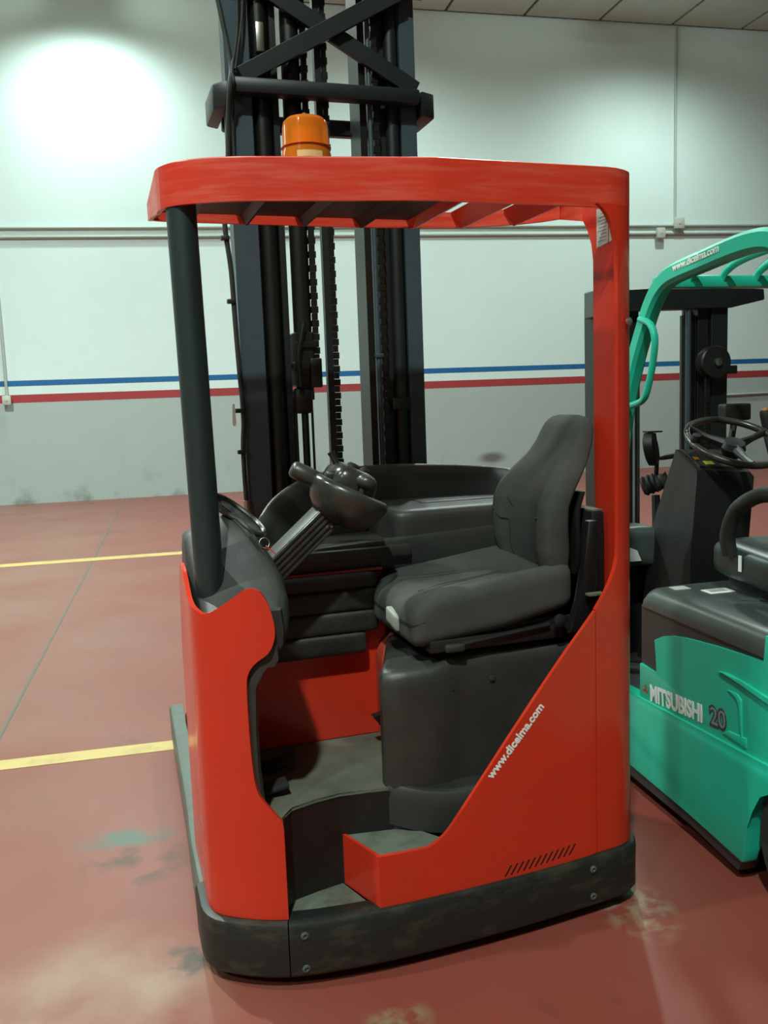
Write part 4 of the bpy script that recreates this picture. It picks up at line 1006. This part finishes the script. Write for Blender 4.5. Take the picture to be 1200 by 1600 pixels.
ringp = [wm @ Vector((0.185 * math.cos(a), 0.185 * math.sin(a), 0)) for a in [2 * math.pi * k / 48 for k in range(48)]]
gw = obj('steering_wheel', tube(ringp, 0.014, 12, closed=True), 'gloss_plastic', G, smooth=60)
obj('wheel_hub', lathe([(0.0, -0.06), (0.035, -0.06), (0.05, -0.025), (0.04, 0.0), (0.0, 0.004)], 20, wm), 'black', gw)
for a in (20, 140, 260):
    obj('spoke', tube([wm @ Vector((0.03 * math.cos(R(a)), 0.03 * math.sin(R(a)), -0.02)), wm @ Vector((0.11 * math.cos(R(a)), 0.11 * math.sin(R(a)), -0.012)), wm @ Vector((0.182 * math.cos(R(a)), 0.182 * math.sin(R(a)), 0))], [0.022, 0.013, 0.016], 8), 'black', gw)
obj('spinner_knob', lathe([(0.0, -0.02), (0.016, -0.018), (0.02, 0.0), (0.016, 0.02), (0.0, 0.022)], 12, align(wm @ Vector((-0.18, 0.0, 0.02)), wnn)), 'black', gw)
obj('display', rbox((0.655, 0.74, 1.435), (0.062, 0.03, 0.036), 0.010, 5), 'black', G)
obj('display_stalk', tube([(0.655, 0.74, 1.40), (0.62, 0.72, 1.27)], 0.014, 8), 'black', G)
lv = obj('tilt_lever', tube([(0.82, 0.62, 1.05), (0.79, 0.66, 1.22), (0.785, 0.70, 1.33)], 0.016, 10), 'black', G)
obj('lever_grip', rbox((0.79, 0.705, 1.385), (0.026, 0.022, 0.055), 0.02, 6, lambda p: Vector((p.x - (p.z - 1.385) * 0.25, p.y, p.z))), 'rubber', lv, smooth=60)
obj('lever_button', lathe([(0.012, 0), (0.012, 0.008), (0.0, 0.010)], 10, align((0.772, 0.70, 1.437), (0, 0, 1))), 'orange', lv)
obj('lever_console', rbox((0.86, 0.35, 0.98), (0.09, 0.25, 0.08), 0.03, 6), 'hood', G)
obj('stop_knob', lathe([(0.03, 1.06), (0.03, 1.12), (0.035, 1.13), (0.035, 1.20), (0.022, 1.235), (0.0, 1.24)], 18, Matrix.Translation((0.80, 0.62, -0.01))), 'red', G)
# seat
gseat = obj('seat_cushion', rbox((0.45, -0.03, 0.93), (0.25, 0.25, 0.065), 0.045, 10, lambda p: Vector((p.x, p.y, p.z + (p.y + 0.03) * 0.06))), 'seat_vinyl', G, smooth=70)
obj('seat_bellows', rbox((0.45, -0.04, 0.848), (0.20, 0.22, 0.028), 0.014, 6), 'rubber', G)
obj('seat_backrest', rbox((0.45, -0.27, 1.20), (0.235, 0.06, 0.26), 0.05, 10, lambda p: Vector((p.x, p.y - (p.z - 1.0) * 0.22 + 0.06 * (abs(p.x - 0.45) / 0.235) ** 2, p.z))), 'seat_vinyl', G, smooth=70)
obj('armrest', tube(smooth_path([(0.20, -0.18, 1.20), (0.185, -0.08, 1.19), (0.18, 0.03, 1.13), (0.182, 0.08, 1.04), (0.195, 0.085, 0.97)], 5), 0.026, 12), 'rubber', G)
obj('seat_tag', box(0.193, 0.196, 0.02, 0.035, 0.92, 0.975), 'white', G)
obj('foot_plate', box(0.06, 1.04, 0.36, 0.92, 0.37, 0.385, 0.003), 'rubber', G)
obj('fork_carriage', box(0.20, 0.95, 1.40, 1.45, 0.10, 0.60, 0.01), 'black', G)
for w in (0.35, 0.72):
    fb = NB(); box(w, w + 0.11, 1.45, 1.49, 0.05, 0.70, 0.005, 1, fb); box(w, w + 0.11, 1.45, 2.55, 0.04, 0.085, 0.005, 1, fb)
    obj('fork', fb, 'black', G)
